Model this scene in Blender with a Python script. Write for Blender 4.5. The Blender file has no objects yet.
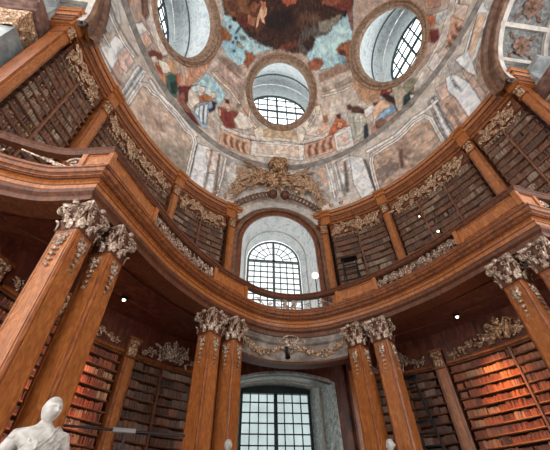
import bpy, math, random, json
import numpy as np
from mathutils import Vector, Matrix
from mathutils.bvhtree import BVHTree
random.seed(7)
PI = math.pi
Z0 = 1.6            # eye height; heights below are measured from the eye, the floor is at -Z0
sin, cos = math.sin, math.cos
COL = bpy.context.scene.collection

# ------------------------------------------------------------------ materials
def newmat(name):
    m = bpy.data.materials.new(name); m.use_nodes = True
    nt = m.node_tree
    b = nt.nodes['Principled BSDF']
    return m, nt, b

def ramp(nt, stops):
    r = nt.nodes.new('ShaderNodeValToRGB')
    e = r.color_ramp.elements
    while len(e) < len(stops): e.new(0.5)
    for el, (p, c) in zip(e, stops):
        el.position = p; el.color = (*c, 1)
    return r

def wood(name, dark, mid, light, rough=.38, scale=1.2, burl=True, coat=.12):
    m, nt, b = newmat(name)
    tc = nt.nodes.new('ShaderNodeTexCoord'); mp = nt.nodes.new('ShaderNodeMapping')
    mp.inputs['Scale'].default_value = (scale * 3, scale * 3, scale)
    nt.links.new(tc.outputs['Object'], mp.inputs[0])
    n = nt.nodes.new('ShaderNodeTexNoise'); n.inputs['Scale'].default_value = 2.2
    n.inputs['Detail'].default_value = 7; n.inputs['Distortion'].default_value = 1.6 if burl else .4
    nt.links.new(mp.outputs[0], n.inputs['Vector'])
    r = ramp(nt, [(.28, dark), (.5, mid), (.72, light)])
    nt.links.new(n.outputs['Fac'], r.inputs[0])
    nt.links.new(r.outputs[0], b.inputs['Base Color'])
    b.inputs['Roughness'].default_value = rough
    b.inputs['Coat Weight'].default_value = coat; b.inputs['Coat Roughness'].default_value = .2
    return m

def mottled(name, cols, rough=.6, scale=6, metal=0, bump=0, detail=5, distort=.5):
    m, nt, b = newmat(name)
    tc = nt.nodes.new('ShaderNodeTexCoord')
    n = nt.nodes.new('ShaderNodeTexNoise'); n.inputs['Scale'].default_value = scale
    n.inputs['Detail'].default_value = detail; n.inputs['Distortion'].default_value = distort
    nt.links.new(tc.outputs['Object'], n.inputs['Vector'])
    k = len(cols)
    r = ramp(nt, [(.3 + .4 * i / (k - 1), c) for i, c in enumerate(cols)])
    nt.links.new(n.outputs['Fac'], r.inputs[0]); nt.links.new(r.outputs[0], b.inputs['Base Color'])
    b.inputs['Roughness'].default_value = rough; b.inputs['Metallic'].default_value = metal
    if bump:
        bp = nt.nodes.new('ShaderNodeBump'); bp.inputs['Strength'].default_value = bump
        bp.inputs['Distance'].default_value = .05
        nt.links.new(n.outputs['Fac'], bp.inputs['Height']); nt.links.new(bp.outputs[0], b.inputs['Normal'])
    return m

def plain(name, c, rough=.6, metal=0, emit=0):
    m, nt, b = newmat(name)
    b.inputs['Base Color'].default_value = (*c, 1); b.inputs['Roughness'].default_value = rough
    b.inputs['Metallic'].default_value = metal
    if emit:
        b.inputs['Emission Color'].default_value = (*c, 1); b.inputs['Emission Strength'].default_value = emit
    return m

def vcol(name, rough=.7, noise=0, nscale=5, stripes=False, bump=0):
    m, nt, b = newmat(name)
    a = nt.nodes.new('ShaderNodeVertexColor'); a.layer_name = 'col'
    src = a.outputs[0]
    if noise:
        tc = nt.nodes.new('ShaderNodeTexCoord')
        n = nt.nodes.new('ShaderNodeTexNoise'); n.inputs['Scale'].default_value = nscale
        n.inputs['Detail'].default_value = 6
        nt.links.new(tc.outputs['Object'], n.inputs['Vector'])
        r = ramp(nt, [(.3, (1 - noise,) * 3), (.5, (1, 1, 1)), (.7, (1 + noise, 1 + noise * .9, 1 + noise * .8))])
        nt.links.new(n.outputs['Fac'], r.inputs[0])
        mx = nt.nodes.new('ShaderNodeMix'); mx.data_type = 'RGBA'; mx.blend_type = 'MULTIPLY'; mx.inputs[0].default_value = 1
        nt.links.new(src, mx.inputs[6]); nt.links.new(r.outputs[0], mx.inputs[7]); src = mx.outputs[2]
        if bump:
            bp = nt.nodes.new('ShaderNodeBump'); bp.inputs['Strength'].default_value = bump; bp.inputs['Distance'].default_value = .05
            nt.links.new(n.outputs['Fac'], bp.inputs['Height']); nt.links.new(bp.outputs[0], b.inputs['Normal'])
    nt.links.new(src, b.inputs['Base Color'])
    b.inputs['Roughness'].default_value = rough
    return m

def pane_mat(name, tint, gloss=.06):
    m = bpy.data.materials.new(name); m.use_nodes = True; nt = m.node_tree
    nt.nodes.clear()
    o = nt.nodes.new('ShaderNodeOutputMaterial'); t = nt.nodes.new('ShaderNodeBsdfTransparent')
    g = nt.nodes.new('ShaderNodeBsdfGlossy'); g.inputs['Roughness'].default_value = .05
    mx = nt.nodes.new('ShaderNodeMixShader'); mx.inputs[0].default_value = gloss
    tc = nt.nodes.new('ShaderNodeTexCoord'); n = nt.nodes.new('ShaderNodeTexNoise'); n.inputs['Scale'].default_value = 1.3
    nt.links.new(tc.outputs['Object'], n.inputs['Vector'])
    r = ramp(nt, [(.35, tuple(c * .8 for c in tint)), (.65, tint)])
    nt.links.new(n.outputs['Fac'], r.inputs[0]); nt.links.new(r.outputs[0], t.inputs[0])
    nt.links.new(t.outputs[0], mx.inputs[1]); nt.links.new(g.outputs[0], mx.inputs[2]); nt.links.new(mx.outputs[0], o.inputs[0])
    return m

M = dict(
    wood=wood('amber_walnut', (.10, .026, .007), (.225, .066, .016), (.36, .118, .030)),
    wood_hi=wood('light_burl', (.21, .062, .015), (.35, .112, .026), (.50, .185, .048), scale=1.6),
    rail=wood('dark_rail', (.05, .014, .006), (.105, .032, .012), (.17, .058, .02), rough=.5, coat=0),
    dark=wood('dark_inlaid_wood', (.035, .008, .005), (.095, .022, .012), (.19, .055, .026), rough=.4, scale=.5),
    shelf=wood('shelf_wood', (.10, .038, .018), (.19, .075, .038), (.28, .12, .06), rough=.5, coat=0),
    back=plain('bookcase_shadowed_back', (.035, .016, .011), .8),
    silver=mottled('aged_silver_gilt', [(.06, .035, .024), (.36, .25, .18), (.80, .68, .58)], .42, 18, .3),
    gilt=mottled('dull_gilt', [(.09, .04, .02), (.38, .22, .12), (.78, .60, .44)], .48, 14, .25),
    gold=mottled('bright_gilt', [(.35, .15, .03), (.60, .30, .06), (.8, .5, .16)], .35, 12, .55),
    oldgold=mottled('old_gold', [(.05, .022, .012), (.36, .19, .09), (.85, .62, .42)], .4, 9, .3),
    stone=mottled('pale_grey_stone', [(.36, .33, .30), (.52, .48, .44), (.66, .61, .56)], .7, 3),
    ringstone=mottled('grey_ring_stone', [(.15, .135, .12), (.25, .23, .21), (.38, .35, .32)], .7, 3),
    frieze=mottled('grey_brown_frieze', [(.07, .05, .04), (.17, .135, .11), (.32, .28, .24)], .4, 2.5),
    marble=mottled('green_grey_marble', [(.16, .18, .17), (.40, .43, .41), (.62, .62, .58)], .3, 2.6, detail=8, distort=2.2),
    marble_lo=mottled('veined_marble', [(.14, .17, .16), (.42, .46, .43), (.78, .77, .72)], .3, 3.2, detail=8, distort=2.4),
    plaster=mottled('white_blue_plaster', [(.50, .56, .58), (.84, .89, .90), (.95, .95, .94)], .7, 1.8, detail=8, distort=2.5),
    greymarble=mottled('grey_wing_marble', [(.14, .16, .165), (.26, .285, .29), (.40, .42, .42)], .35, 2.2, detail=6, distort=1),
    brownmarble=mottled('brown_marble', [(.07, .035, .03), (.16, .09, .075), (.28, .17, .13)], .35, 5, detail=6),
    brownstone=mottled('brown_frame_stone', [(.18, .10, .06), (.33, .21, .14), (.46, .33, .24)], .6, 5),
    archbrown=mottled('brown_arch_moulding', [(.07, .035, .022), (.15, .075, .045), (.26, .14, .09)], .45, 4),
    archwood=wood('arch_wood', (.06, .018, .008), (.15, .045, .018), (.26, .09, .036)),
    coffer=mottled('grey_coffer', [(.06, .065, .07), (.15, .155, .155), (.30, .28, .26)], .7, 7),
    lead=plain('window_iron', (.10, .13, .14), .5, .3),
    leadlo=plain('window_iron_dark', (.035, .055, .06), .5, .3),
    white=mottled('statue_marble', [(.34, .31, .28), (.50, .48, .45), (.62, .61, .58)], .5, 11, bump=.5),
    black=plain('black_metal', (.012, .012, .014), .4, .5),
    steel=plain('grey_steel', (.30, .31, .32), .4, .7),
    lampglow=plain('lamp_glow', (1, .80, .55), .4, 0, 6),
    globe=plain('lamp_globe_glow', (1, .84, .76), .4, 0, 1.4),
    books=vcol('book_leather', .6),
    fresco=vcol('dome_fresco', .85, .22, 2.2, bump=0),
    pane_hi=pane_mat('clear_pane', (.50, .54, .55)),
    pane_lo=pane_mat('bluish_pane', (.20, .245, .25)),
    pane_dome=pane_mat('dome_pane', (.92, .97, 1.0)),
    floor=mottled('floor_stone', [(.18, .10, .07), (.30, .19, .13), (.42, .30, .22)], .4, 1.5),
)

# ------------------------------------------------------------------ mesh builder
class MB:
    def __init__(s): s.v = []; s.f = []; s.c = []
    def add(s, vs, fs):
        o = len(s.v); s.v.extend([tuple(v) for v in vs]); s.f.extend([tuple(i + o for i in f) for f in fs])
    def grid(s, rows, closed_u=False, closed_v=False):
        nr = len(rows); nc = len(rows[0]); vs = [p for r in rows for p in r]; fs = []
        for i in range(nr if closed_u else nr - 1):
            for j in range(nc if closed_v else nc - 1):
                a = i * nc + j; b = i * nc + (j + 1) % nc; i2 = (i + 1) % nr
                fs.append((a, b, i2 * nc + (j + 1) % nc, i2 * nc + j))
        s.add(vs, fs)
    def box(s, c, sx, sy, sz, rot=0, T=None):
        vs = []
        for dz in (-1, 1):
            for dx, dy in ((-1, -1), (1, -1), (1, 1), (-1, 1)):
                x, y = dx * sx / 2, dy * sy / 2
                p = (c[0] + x * cos(rot) - y * sin(rot), c[1] + x * sin(rot) + y * cos(rot), c[2] + dz * sz / 2)
                vs.append(p if T is None else T @ Vector(p))
        s.add(vs, [(3, 2, 1, 0), (4, 5, 6, 7), (0, 1, 5, 4), (1, 2, 6, 5), (2, 3, 7, 6), (3, 0, 4, 7)])
    def tube(s, pts, rad, n=6, cap=True, closed=False):
        pts = [Vector(p) for p in pts]
        if isinstance(rad, (int, float)): rad = [rad] * len(pts)
        rows = []; prev = None
        for i, p in enumerate(pts):
            if closed: d = pts[(i + 1) % len(pts)] - pts[i - 1]
            else: d = (pts[min(i + 1, len(pts) - 1)] - pts[max(i - 1, 0)])
            if d.length < 1e-9: d = Vector((0, 0, 1))
            d.normalize()
            if prev is None:
                u = d.orthogonal().normalized()
            else:
                u = prev - d * prev.dot(d)
                u = d.orthogonal() if u.length < 1e-6 else u
                u.normalize()
            prev = u; w = d.cross(u)
            rows.append([p + (u * cos(2 * PI * k / n) + w * sin(2 * PI * k / n)) * rad[i] for k in range(n)])
        o = len(s.v)
        s.grid(rows, closed, True)
        if cap and not closed:
            s.f.append(tuple(o + k for k in range(n))[::-1]); s.f.append(tuple(o + (len(rows) - 1) * n + k for k in range(n)))
    def ball(s, c, r, nu=8, nv=5, sc=(1, 1, 1), Mx=None):
        rows = []
        for i in range(nv + 1):
            t = PI * i / nv; row = []
            for j in range(nu):
                a = 2 * PI * j / nu
                p = Vector((sin(t) * cos(a) * r * sc[0], sin(t) * sin(a) * r * sc[1], cos(t) * r * sc[2]))
                if Mx is not None: p = Mx @ p
                row.append(Vector(c) + p)
            rows.append(row)
        s.grid(rows, False, True)
    def lathe(s, prof, c=(0, 0, 0), n=16):
        s.grid([[(c[0] + r * cos(2 * PI * k / n), c[1] + r * sin(2 * PI * k / n), c[2] + z) for k in range(n)] for r, z in prof], False, True)
    def build(s, name, mat, parent=None, smooth=False, local=False, z0=None):
        me = bpy.data.meshes.new(name)
        off = Vector((0, 0, 0)) if local else Vector((0, 0, Z0))
        if parent is not None and not local: off = off - parent.location
        if parent is not None and not local and parent.parent is not None: off = off - parent.parent.location
        me.from_pydata([(v[0] + off.x, v[1] + off.y, v[2] + off.z) for v in s.v], [], s.f)
        me.materials.append(mat)
        if s.c:
            at = me.color_attributes.new('col', 'FLOAT_COLOR', 'POINT')
            at.data.foreach_set('color', np.array([(*c, 1) for c in s.c], dtype=np.float32).ravel())
        if smooth: me.polygons.foreach_set('use_smooth', [True] * len(me.polygons))
        me.update()
        o = bpy.data.objects.new(name, me); COL.objects.link(o)
        if parent is not None: o.parent = parent
        return o

def tag(o, label=None, cat=None, group=None, kind=None):
    if label: o['label'] = label
    if cat: o['category'] = cat; o['kind'] = 'thing'
    if group: o['group'] = group
    if kind: o['kind'] = kind
    return o
def empty(name, loc, label=None, cat=None, group=None, rz=0, kind=None):
    o = bpy.data.objects.new(name, None); COL.objects.link(o)
    o.location = (loc[0], loc[1], loc[2] + Z0); o.rotation_euler.z = rz; o.empty_display_size = .1
    return tag(o, label, cat, group, kind)
def struct(name, mb, mat, **k):
    return tag(mb.build(name, mat, **k), kind='structure')
def copy_tree(o, parent=None):
    c = o.copy(); COL.objects.link(c)
    if parent is not None: c.parent = parent
    for ch in o.children: copy_tree(ch, c)
    return c

# ------------------------------------------------------------------ plan of the oval hall
EA, EB = 8.554, 11.448
def ell(ph, o=0, k=1.0):
    """point on the oval wall; o is metres towards the room"""
    x, y = k * EA * sin(ph), k * EB * cos(ph)
    nx, ny = x / EA ** 2, y / EB ** 2; l = math.hypot(nx, ny)
    return (x - o * nx / l, y - o * ny / l)
def ell_n(ph):
    nx, ny = sin(ph) / EA, cos(ph) / EB; l = math.hypot(nx, ny)
    return (nx / l, ny / l)
def ds(ph): return math.hypot(EA * cos(ph), EB * sin(ph))
def frange(a, b, n): return [a + (b - a) * i / n for i in range(n + 1)]
PH_W, PH_2, PH_3, PH_E = .300, .672, 1.128, 1.37   # azimuths of the upright pilasters, window to wing

def sweep(mb, path, prof, closed_prof=False, caps=True):
    """prof = (o, z): o metres to the right of the travel direction"""
    n = len(path); rows = []
    for i, p in enumerate(path):
        d1 = Vector(path[i]) - Vector(path[i - 1]) if i > 0 else None
        d2 = Vector(path[i + 1]) - Vector(path[i]) if i < n - 1 else None
        if d1 is None: d1 = d2
        if d2 is None: d2 = d1
        d1 = d1.normalized(); d2 = d2.normalized()
        n1 = Vector((d1.y, -d1.x)); n2 = Vector((d2.y, -d2.x))
        m = (n1 + n2)
        m = m / max(m.dot(n1), .3)
        rows.append([(p[0] + m.x * o, p[1] + m.y * o, z) for o, z in prof])
    o0 = len(mb.v)
    mb.grid(rows, False, closed_prof)
    if caps and closed_prof:
        k = len(prof)
        mb.f.append(tuple(o0 + j for j in range(k))); mb.f.append(tuple(o0 + (n - 1) * k + j for j in range(k))[::-1])

def catmull(pts, per=10):
    P = [Vector(p) for p in pts]; P = [2 * P[0] - P[1]] + P + [2 * P[-1] - P[-2]]; out = []
    for i in range(1, len(P) - 2):
        for k in range(per):
            t = k / per
            a, b, c, d = P[i - 1], P[i], P[i + 1], P[i + 2]
            out.append(.5 * ((2 * b) + (c - a) * t + (2 * a - 5 * b + 4 * c - d) * t * t + (3 * b - a - 3 * c + d) * t ** 3))
    out.append(P[-2]); return [tuple(p) for p in out]

GH = [(0, 9.0), (.9, 8.83), (1.75, 8.3), (2.87, 7.28), (3.9, 5.9), (4.6, 4.5), (5.35, 2.82)]
main = catmull([(-x, y) for x, y in GH[::-1]] + GH[1:], 10)
wing = catmull([(5.35, 2.82), (5.95, 2.93), (6.7, 3.0), (7.7, 2.75), (9.3, 2.1), (11, 1.7)], 8)
gal_path = [(-x, y) for x, y in wing[::-1]][:-1] + main + wing[1:]

# ------------------------------------------------------------------ ornament kit
def spiral(mb, T, c, r, turns, start, hand, tr, n=16, tail=None, depth=.02):
    """a carved C-scroll in the (s,t) band plane; T maps (s,t,n) to a point"""
    pts = []; rad = []
    if tail:
        for k in range(4):
            u = k / 4; pts.append((tail[0] + (c[0] + r * cos(start) - tail[0]) * u, tail[1] + (c[1] + r * sin(start) - tail[1]) * u + .12 * r * sin(PI * u)))
            rad.append(tr * (.5 + .5 * u))
    for k in range(n + 1):
        u = k / n; a = start + hand * turns * 2 * PI * u; rr = r * (1 - .82 * u)
        pts.append((c[0] + rr * cos(a), c[1] + rr * sin(a))); rad.append(tr * (1 - .35 * u))
    mb.tube([T(p[0], p[1], depth + tr * .6) for p in pts], rad, 5)
    e = pts[-1]; ball_at(mb, T, e, tr * 1.5, depth)
def ball_at(mb, T, e, r, depth=.02, flat=.7):
    c = Vector(T(e[0], e[1], depth + r * .5)); rows = []
    u = Vector(T(e[0] + .01, e[1], depth + r * .5)) - c; w = Vector(T(e[0], e[1] + .01, depth + r * .5)) - c
    u.normalize(); w.normalize(); nn = u.cross(w)
    for i in range(5):
        t = PI * i / 4
        rows.append([c + (u * cos(a) + w * sin(a)) * sin(t) * r + nn * cos(t) * r * flat for a in [2 * PI * j / 7 for j in range(7)]])
    mb.grid(rows, False, True)
def leaf_at(mb, T, base, ang, L, W, depth=.02, lobes=3):
    """lobed acanthus leaf lying on the band"""
    rows = []
    for i in range(7):
        u = i / 6
        w = W * (sin(PI * (.12 + .83 * u)) ** .7) * (1 + .22 * cos(2 * PI * lobes * u))
        row = []
        for j in (-1, -.5, 0, .5, 1):
            s = base[0] + L * u * cos(ang) - w * j * sin(ang); t = base[1] + L * u * sin(ang) + w * j * cos(ang)
            row.append(T(s, t, depth + .05 * L * 4 * u * (1 - u) + .04 * (1 - abs(j)) + .12 * L * max(0, u - .7)))
        rows.append(row)
    mb.grid(rows)
def rosette(mb, T, c, r, depth=.02, petals=6):
    for k in range(petals): leaf_at(mb, T, c, 2 * PI * k / petals, r, r * .38, depth, 1)
    ball_at(mb, T, c, r * .28, depth + .02)
def scrollwork(mb, T, L, hgt, rnd, cell=.55, depth=.02, dense=1, envelope=None):
    """running band of mirrored scrolls, leaves and flowers, s in 0..L, t in 0..hgt"""
    n = max(1, round(L / cell)); cw = L / n
    for i in range(n):
        s0 = i * cw; e = envelope((i + .5) / n) if envelope else 1; H = hgt * e; hand = 1 if i % 2 else -1
        up = i % 2
        r = min(H * .30, cw * .28)
        c1 = (s0 + cw * .3, H * (.62 if up else .36)); c2 = (s0 + cw * .74, H * (.34 if up else .64))
        spiral(mb, T, c1, r, 1.3, rnd.uniform(-.4, .4) + (0 if up else PI), hand, H * .048 + .008, 13, (s0, H * .5), depth)
        spiral(mb, T, c2, r * .85, 1.2, rnd.uniform(-.4, .4) + (PI if up else 0), -hand, H * .048 + .008, 13, (s0 + cw, H * .5), depth)
        rosette(mb, T, (s0 + cw * .5, H * rnd.uniform(.42, .6)), H * .15, depth + .02, 5)
        for k in range(int(5 * dense)):
            b = (s0 + cw * rnd.uniform(.05, .95), H * rnd.uniform(.15, .85))
            leaf_at(mb, T, b, rnd.uniform(0, 2 * PI), H * rnd.uniform(.22, .42), H * .09, depth)
        for k in range(2): ball_at(mb, T, (s0 + cw * (.25 + .5 * k), H * rnd.choice((.12, .9))), H * .05, depth)

def bandT(ph0, o, z0, sgn=1):
    """band along the oval wall starting at azimuth ph0"""
    def T(s, t, n):
        ph = ph0; rem = s
        ph = ph0 + s / ds(ph0 + .5 * s / ds(ph0))
        x, y = ell(ph, o + n); return (x, y, z0 + t)
    return T
def arclen(a, b, n=40):
    h = (b - a) / n; return sum(ds(a + (i + .5) * h) for i in range(n)) * h

class Path2:
    def __init__(s, pts):
        s.p = [Vector(p) for p in pts]; s.l = [0]
        for a, b in zip(s.p, s.p[1:]): s.l.append(s.l[-1] + (b - a).length)
    def T(s, o, z0):
        def f(q, t, n):
            q = max(0, min(s.l[-1] - 1e-6, q)); i = 0
            while s.l[i + 1] < q: i += 1
            a, b = s.p[i], s.p[i + 1]; d = (b - a).normalized(); p = a + d * (q - s.l[i])
            return (p.x + d.y * (o + n), p.y - d.x * (o + n), z0 + t)
        return f

# ------------------------------------------------------------------ floor and lower walls
mb = MB(); mb.add([(-14, -4, -Z0), (14, -4, -Z0), (14, 15, -Z0), (-14, 15, -Z0)], [(0, 1, 2, 3)])
struct('floor', mb, M['floor'])

for sg, side in ((-1, 'left'), (1, 'right')):
    for nm, z0, z1 in (('lower', -Z0, 5.75), ('upper', 6.45, 14.0)):
        mb = MB()
        rows = [[(*ell(sg * ph, -.55), z), ] for z in (z0,) for ph in ()]
        a = [(*ell(sg * ph, -.55), z0) for ph in frange(.285, 1.375, 40)]
        b = [(*ell(sg * ph, -.55), z1) for ph in frange(.285, 1.375, 40)]
        a2 = [(*ell(sg * ph, -.75), z0) for ph in frange(.285, 1.375, 40)]
        b2 = [(*ell(sg * ph, -.75), z1) for ph in frange(.285, 1.375, 40)]
        mb.grid([a, b, b2, a2], True)
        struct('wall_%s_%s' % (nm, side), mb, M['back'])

# wall around the window, with its two arched openings (plane of the oval's tip)
YW = 11.15
def arch_pts(hw, spring, rise, zb, n=24, y=YW, x0=0):
    """outline from bottom left up over the arch to bottom right"""
    pts = [(x0 - hw, y, zb)]
    for i in range(n + 1):
        a = PI - PI * i / n
        pts.append((x0 + hw * cos(a), y, spring + rise * sin(a)))
    pts.append((x0 + hw, y, zb)); return pts
def seg_pts(hw, zs, rise, zb, y, n=24):
    pts = [(-hw, y, zb)]
    for i in range(n + 1):
        u = -1 + 2 * i / n; pts.append((hw * u, y, zs + rise * (1 - u * u)))
    pts.append((hw, y, zb)); return pts
def outer_rect(pts, hw, zt, zb, y):
    out = []
    for p in pts:
        u = p[0] / max(abs(q[0]) for q in pts)
        out.append((p[0] * 1.0, y, p[2]))
    return out
def wall_with_arch(inner, hw, zt, zb, y, th=.25):
    """flat wall panel hw wide with an arched hole, given thickness"""
    mb = MB(); cx = 0; cz = inner[len(inner) // 2][2] - 1.2; rows = [[], []]
    for k, p in enumerate(inner):
        if k in (0, len(inner) - 1): q = (hw * (1 if p[0] > 0 else -1), y, zb)
        else:
            dx, dz = p[0], max(p[2] - cz, 0) + 1e-6
            t = min(hw / abs(dx) if abs(dx) > 1e-6 else 1e9, (zt - cz) / dz)
            q = (dx * t, y, cz + dz * t)
            if k == 1: q = (-hw, y, p[2])
            if k == len(inner) - 2: q = (hw, y, p[2])
        rows[0].append(p); rows[1].append(q)
    back = [[(p[0], p[1] + th, p[2]) for p in r] for r in rows]
    mb.grid([rows[0], rows[1], back[1], back[0]], True)
    return mb
up_in = arch_pts(1.95, 11.55, 2.2, 6.45)
struct('wall_window_upper', wall_with_arch(up_in, 2.62, 14.1, 6.45, YW), M['archwood'])
lo_in = seg_pts(1.93, 4.62, .30, -Z0, YW)
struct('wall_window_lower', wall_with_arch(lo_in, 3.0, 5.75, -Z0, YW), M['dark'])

def band_along(inner, outer_off, th, y):
    """raised moulding following an arch outline"""
    mb = MB(); n = len(inner); rows = [[], [], [], []]
    for k, p in enumerate(inner):
        a = Vector(inner[max(k - 1, 0)]); b = Vector(inner[min(k + 1, n - 1)]); d = (b - a).normalized()
        nn = Vector((-d.z, 0, d.x))
        q = Vector(p) + nn * outer_off
        rows[0].append((p[0], y, p[2])); rows[1].append((p[0], y - th, p[2]))
        m = (Vector(p) + nn * outer_off * .5)
        rows[2].append((q.x, y - th * .8, q.z)); rows[3].append((q.x, y, q.z))
    mb.grid(rows, True); return mb

# upper window: marble reveal, frame, muntins, pane
YG = 13.3
def reveal(front, back, mat, name, rings=6):
    mb = MB(); rows = []
    for i in range(rings + 1):
        u = i / rings
        rows.append([tuple(a[j] * (1 - u) + b[j] * u for j in range(3)) for a, b in zip(front, back)])
    mb.grid(rows); return struct(name, mb, mat, smooth=True)
gl_out = arch_pts(1.58, 12.1, 1.62, 7.2, y=YG)
reveal(up_in, gl_out, M['plaster'], 'trim_1')
w = band_along(up_in, .24, .12, YW); struct('trim_2', w, M['archwood'])
w = band_along(arch_pts(2.2, 11.6, 2.42, 6.45, y=YW), .24, .2, YW); struct('trim_12', w, M['archbrown'])
w = band_along([(p[0] * 1.17, p[1], p[2] + (.33 if p[2] > 11 else 0)) for p in up_in], .34, .2, YW)
w = band_along([p for p in arch_pts(2.5, 11.9, 2.42, 13.0, y=YW)][5:-5], .36, .16, YW); struct('trim_3', w, M['stone'])
# inner arch line in the reveal
mid = [tuple(a[j] * .42 + b[j] * .58 for j in range(3)) for a, b in zip(up_in, gl_out)]
mb = MB(); mb.tube([(p[0] * .985, p[1], p[2] - .02) for p in mid], .035, 6); struct('trim_4', mb, M['stone'])

def window(name, hw, spring, rise, zb, y, cols, dz, transom, bar_mat, pane, label=None):
    root = empty(name, (0, y, zb), kind='structure')
    fr = MB(); o = arch_pts(hw, spring, rise, zb, y=y)
    fr.tube(o, .07, 6); fr.tube([o[0], o[-1]], .07, 6)
    fr.box((0, y, (zb + spring + rise) / 2), .13, .12, spring + rise - zb)
    if transom: fr.box((0, y, spring), 2 * hw, .12, .13)
    fr.build('window_frame', bar_mat, root)
    mu = MB()
    for k in range(1, cols):
        if k == cols // 2: continue
        x = -hw + 2 * hw * k / cols
        top = spring if transom else spring + rise * math.sqrt(max(0, 1 - (x / hw) ** 2))
        mu.box((x, y, (zb + top) / 2), .055, .05, top - zb)
    z = spring - dz
    while z > zb:
        mu.box((0, y, z), 2 * hw, .05, .055); z -= dz
    if transom:
        for fr_ in (.38, .7): mu.tube([(hw * fr_ * cos(PI * i / 20), y, spring + rise * fr_ * sin(PI * i / 20)) for i in range(21)], .03, 5)
        for k in range(1, 10):
            if k == 5: continue
            a = PI * k / 10; mu.tube([(hw * .38 * cos(a), y, spring + rise * .38 * sin(a)), (hw * cos(a), y, spring + rise * sin(a))], .028, 5)
    mu.build('muntins', bar_mat, root)
    pn = MB(); o2 = arch_pts(hw, spring, rise, zb, y=y + .03)
    pn.add(o2, [tuple(range(len(o2)))]); pn.build('pane', pane, root)
    return root
window('window_1', 1.5, 12.1, 1.5, 7.2, YG, 8, .37, True, M['lead'], M['pane_hi'])

# lower window
gl2 = seg_pts(1.53, 5.1, .14, -Z0, 13.5)
reveal(lo_in, gl2, M['marble_lo'], 'trim_5')
w = band_along(lo_in, .10, .07, YW); struct('trim_6', w, M['marble'])
mid2 = [tuple(a[j] * .5 + b[j] * .5 for j in range(3)) for a, b in zip(lo_in, gl2)]
mb = MB(); mb.tube([(p[0] * .985, p[1], p[2] - .02) for p in mid2], .05, 6); struct('trim_7', mb, M['stone'])
root = empty('window_2', (0, 13.5, -1), kind='structure')
fr = MB()
fr.box((0, 13.5, 5.07), 3.1, .2, .34); fr.box((0, 13.5, 1.9), .15, .12, 6); fr.box((-1.5, 13.5, 1.9), .12, .12, 6); fr.box((1.5, 13.5, 1.9), .12, .12, 6)
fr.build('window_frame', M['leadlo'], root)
mu = MB()
for k in range(1, 8):
    if k != 4: mu.box((-1.48 + 2.96 * k / 8, 13.5, 1.9), .045, .05, 6)
z = 4.55
while z > -1: mu.box((0, 13.5, z), 2.96, .05, .045); z -= .40
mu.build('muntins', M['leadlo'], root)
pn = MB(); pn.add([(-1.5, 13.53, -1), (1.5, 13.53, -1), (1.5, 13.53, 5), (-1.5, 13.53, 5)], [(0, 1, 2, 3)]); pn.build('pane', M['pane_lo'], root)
# ------------------------------------------------------------------ gallery
gal = empty('gallery', (0, 8.5, 5.5), 'curved walnut gallery with carved parapet running round the oval hall', 'gallery')
DP = [(-.70, 5.5), (-.13, 5.5), (-.13, 5.64), (-.05, 5.70), (-.05, 5.80), (-.09, 5.86)]
mb = MB(); sweep(mb, gal_path, DP); mb.build('architrave', M['rail'], gal)
FP = [(-.09, 5.86), (-.09, 6.02), (-.13, 6.04), (-.13, 6.12), (-.02, 6.17)]
mb = MB(); sweep(mb, gal_path, FP); mb.build('frieze', M['wood_hi'], gal)
CP = [(-.02, 6.17), (.02, 6.18), (.02, 6.21), (-.03, 6.22), (-.03, 6.24), (.06, 6.27), (.09, 6.31), (.09, 6.34), (.05, 6.35), (.05, 6.37), (.11, 6.38), (.11, 6.42), (.03, 6.44), (.0, 6.47), (-.35, 6.47)]
mb = MB(); sweep(mb, gal_path, CP); mb.build('cornice', M['wood'], gal)
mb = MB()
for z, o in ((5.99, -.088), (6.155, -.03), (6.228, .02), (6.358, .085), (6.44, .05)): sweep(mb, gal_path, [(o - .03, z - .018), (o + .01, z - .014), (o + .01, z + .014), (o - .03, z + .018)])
mb.build('dark_bead', M['rail'], gal)  # thin dark strips standing in for shade in the moulding grooves
RP = [(-.17, 7.03), (.0, 7.03), (.05, 7.08), (.05, 7.12), (.09, 7.15), (.07, 7.21), (-.02, 7.24), (-.19, 7.24)]
mb = MB(); sweep(mb, gal_path, RP, True); mb.build('handrail', M['rail'], gal)
BP = [(-.16, 6.5), (.0, 6.5), (.02, 6.53), (.0, 6.57), (-.16, 6.57)]
mb = MB(); sweep(mb, gal_path, BP, True); mb.build('base_rail', M['wood'], gal)

def sub_path(x0, x1):
    return [p for p in gal_path if x0 - 1e-6 <= p[0] <= x1 + 1e-6]
def solid_panel(pts):
    mb = MB(); sweep(mb, pts, [(-.15, 6.55), (-.03, 6.55), (-.03, 7.05), (-.15, 7.05)], True)
    for z in (6.62, 6.97): sweep(mb, pts[1:-1] if len(pts) > 4 else pts, [(-.03, z - .015), (-.005, z), (-.03, z + .015)])
    for e in (pts[0], pts[-1]): mb.box((e[0], e[1] + .06, 6.8), .13, .13, .5, math.atan2(pts[-1][1] - pts[0][1], pts[-1][0] - pts[0][0]))
    mb.build('parapet_panel', M['wood_hi'], gal)
def along(x0, x1):
    """sub path cut exactly at the two x values"""
    out = []
    for a, b in zip(gal_path, gal_path[1:]):
        for x in (x0, x1):
            if a[0] < x < b[0]:
                u = (x - a[0]) / (b[0] - a[0]); out.append((x, a[1] + (b[1] - a[1]) * u))
        if x0 <= b[0] <= x1: out.append(b)
    return sorted(set(out))
for sg in (-1, 1):
    for a, b in ((1.75, 2.87), (4.56, 5.35), (5.35, 6.0)):
        solid_panel(along(*sorted((sg * a, sg * b))))
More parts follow.
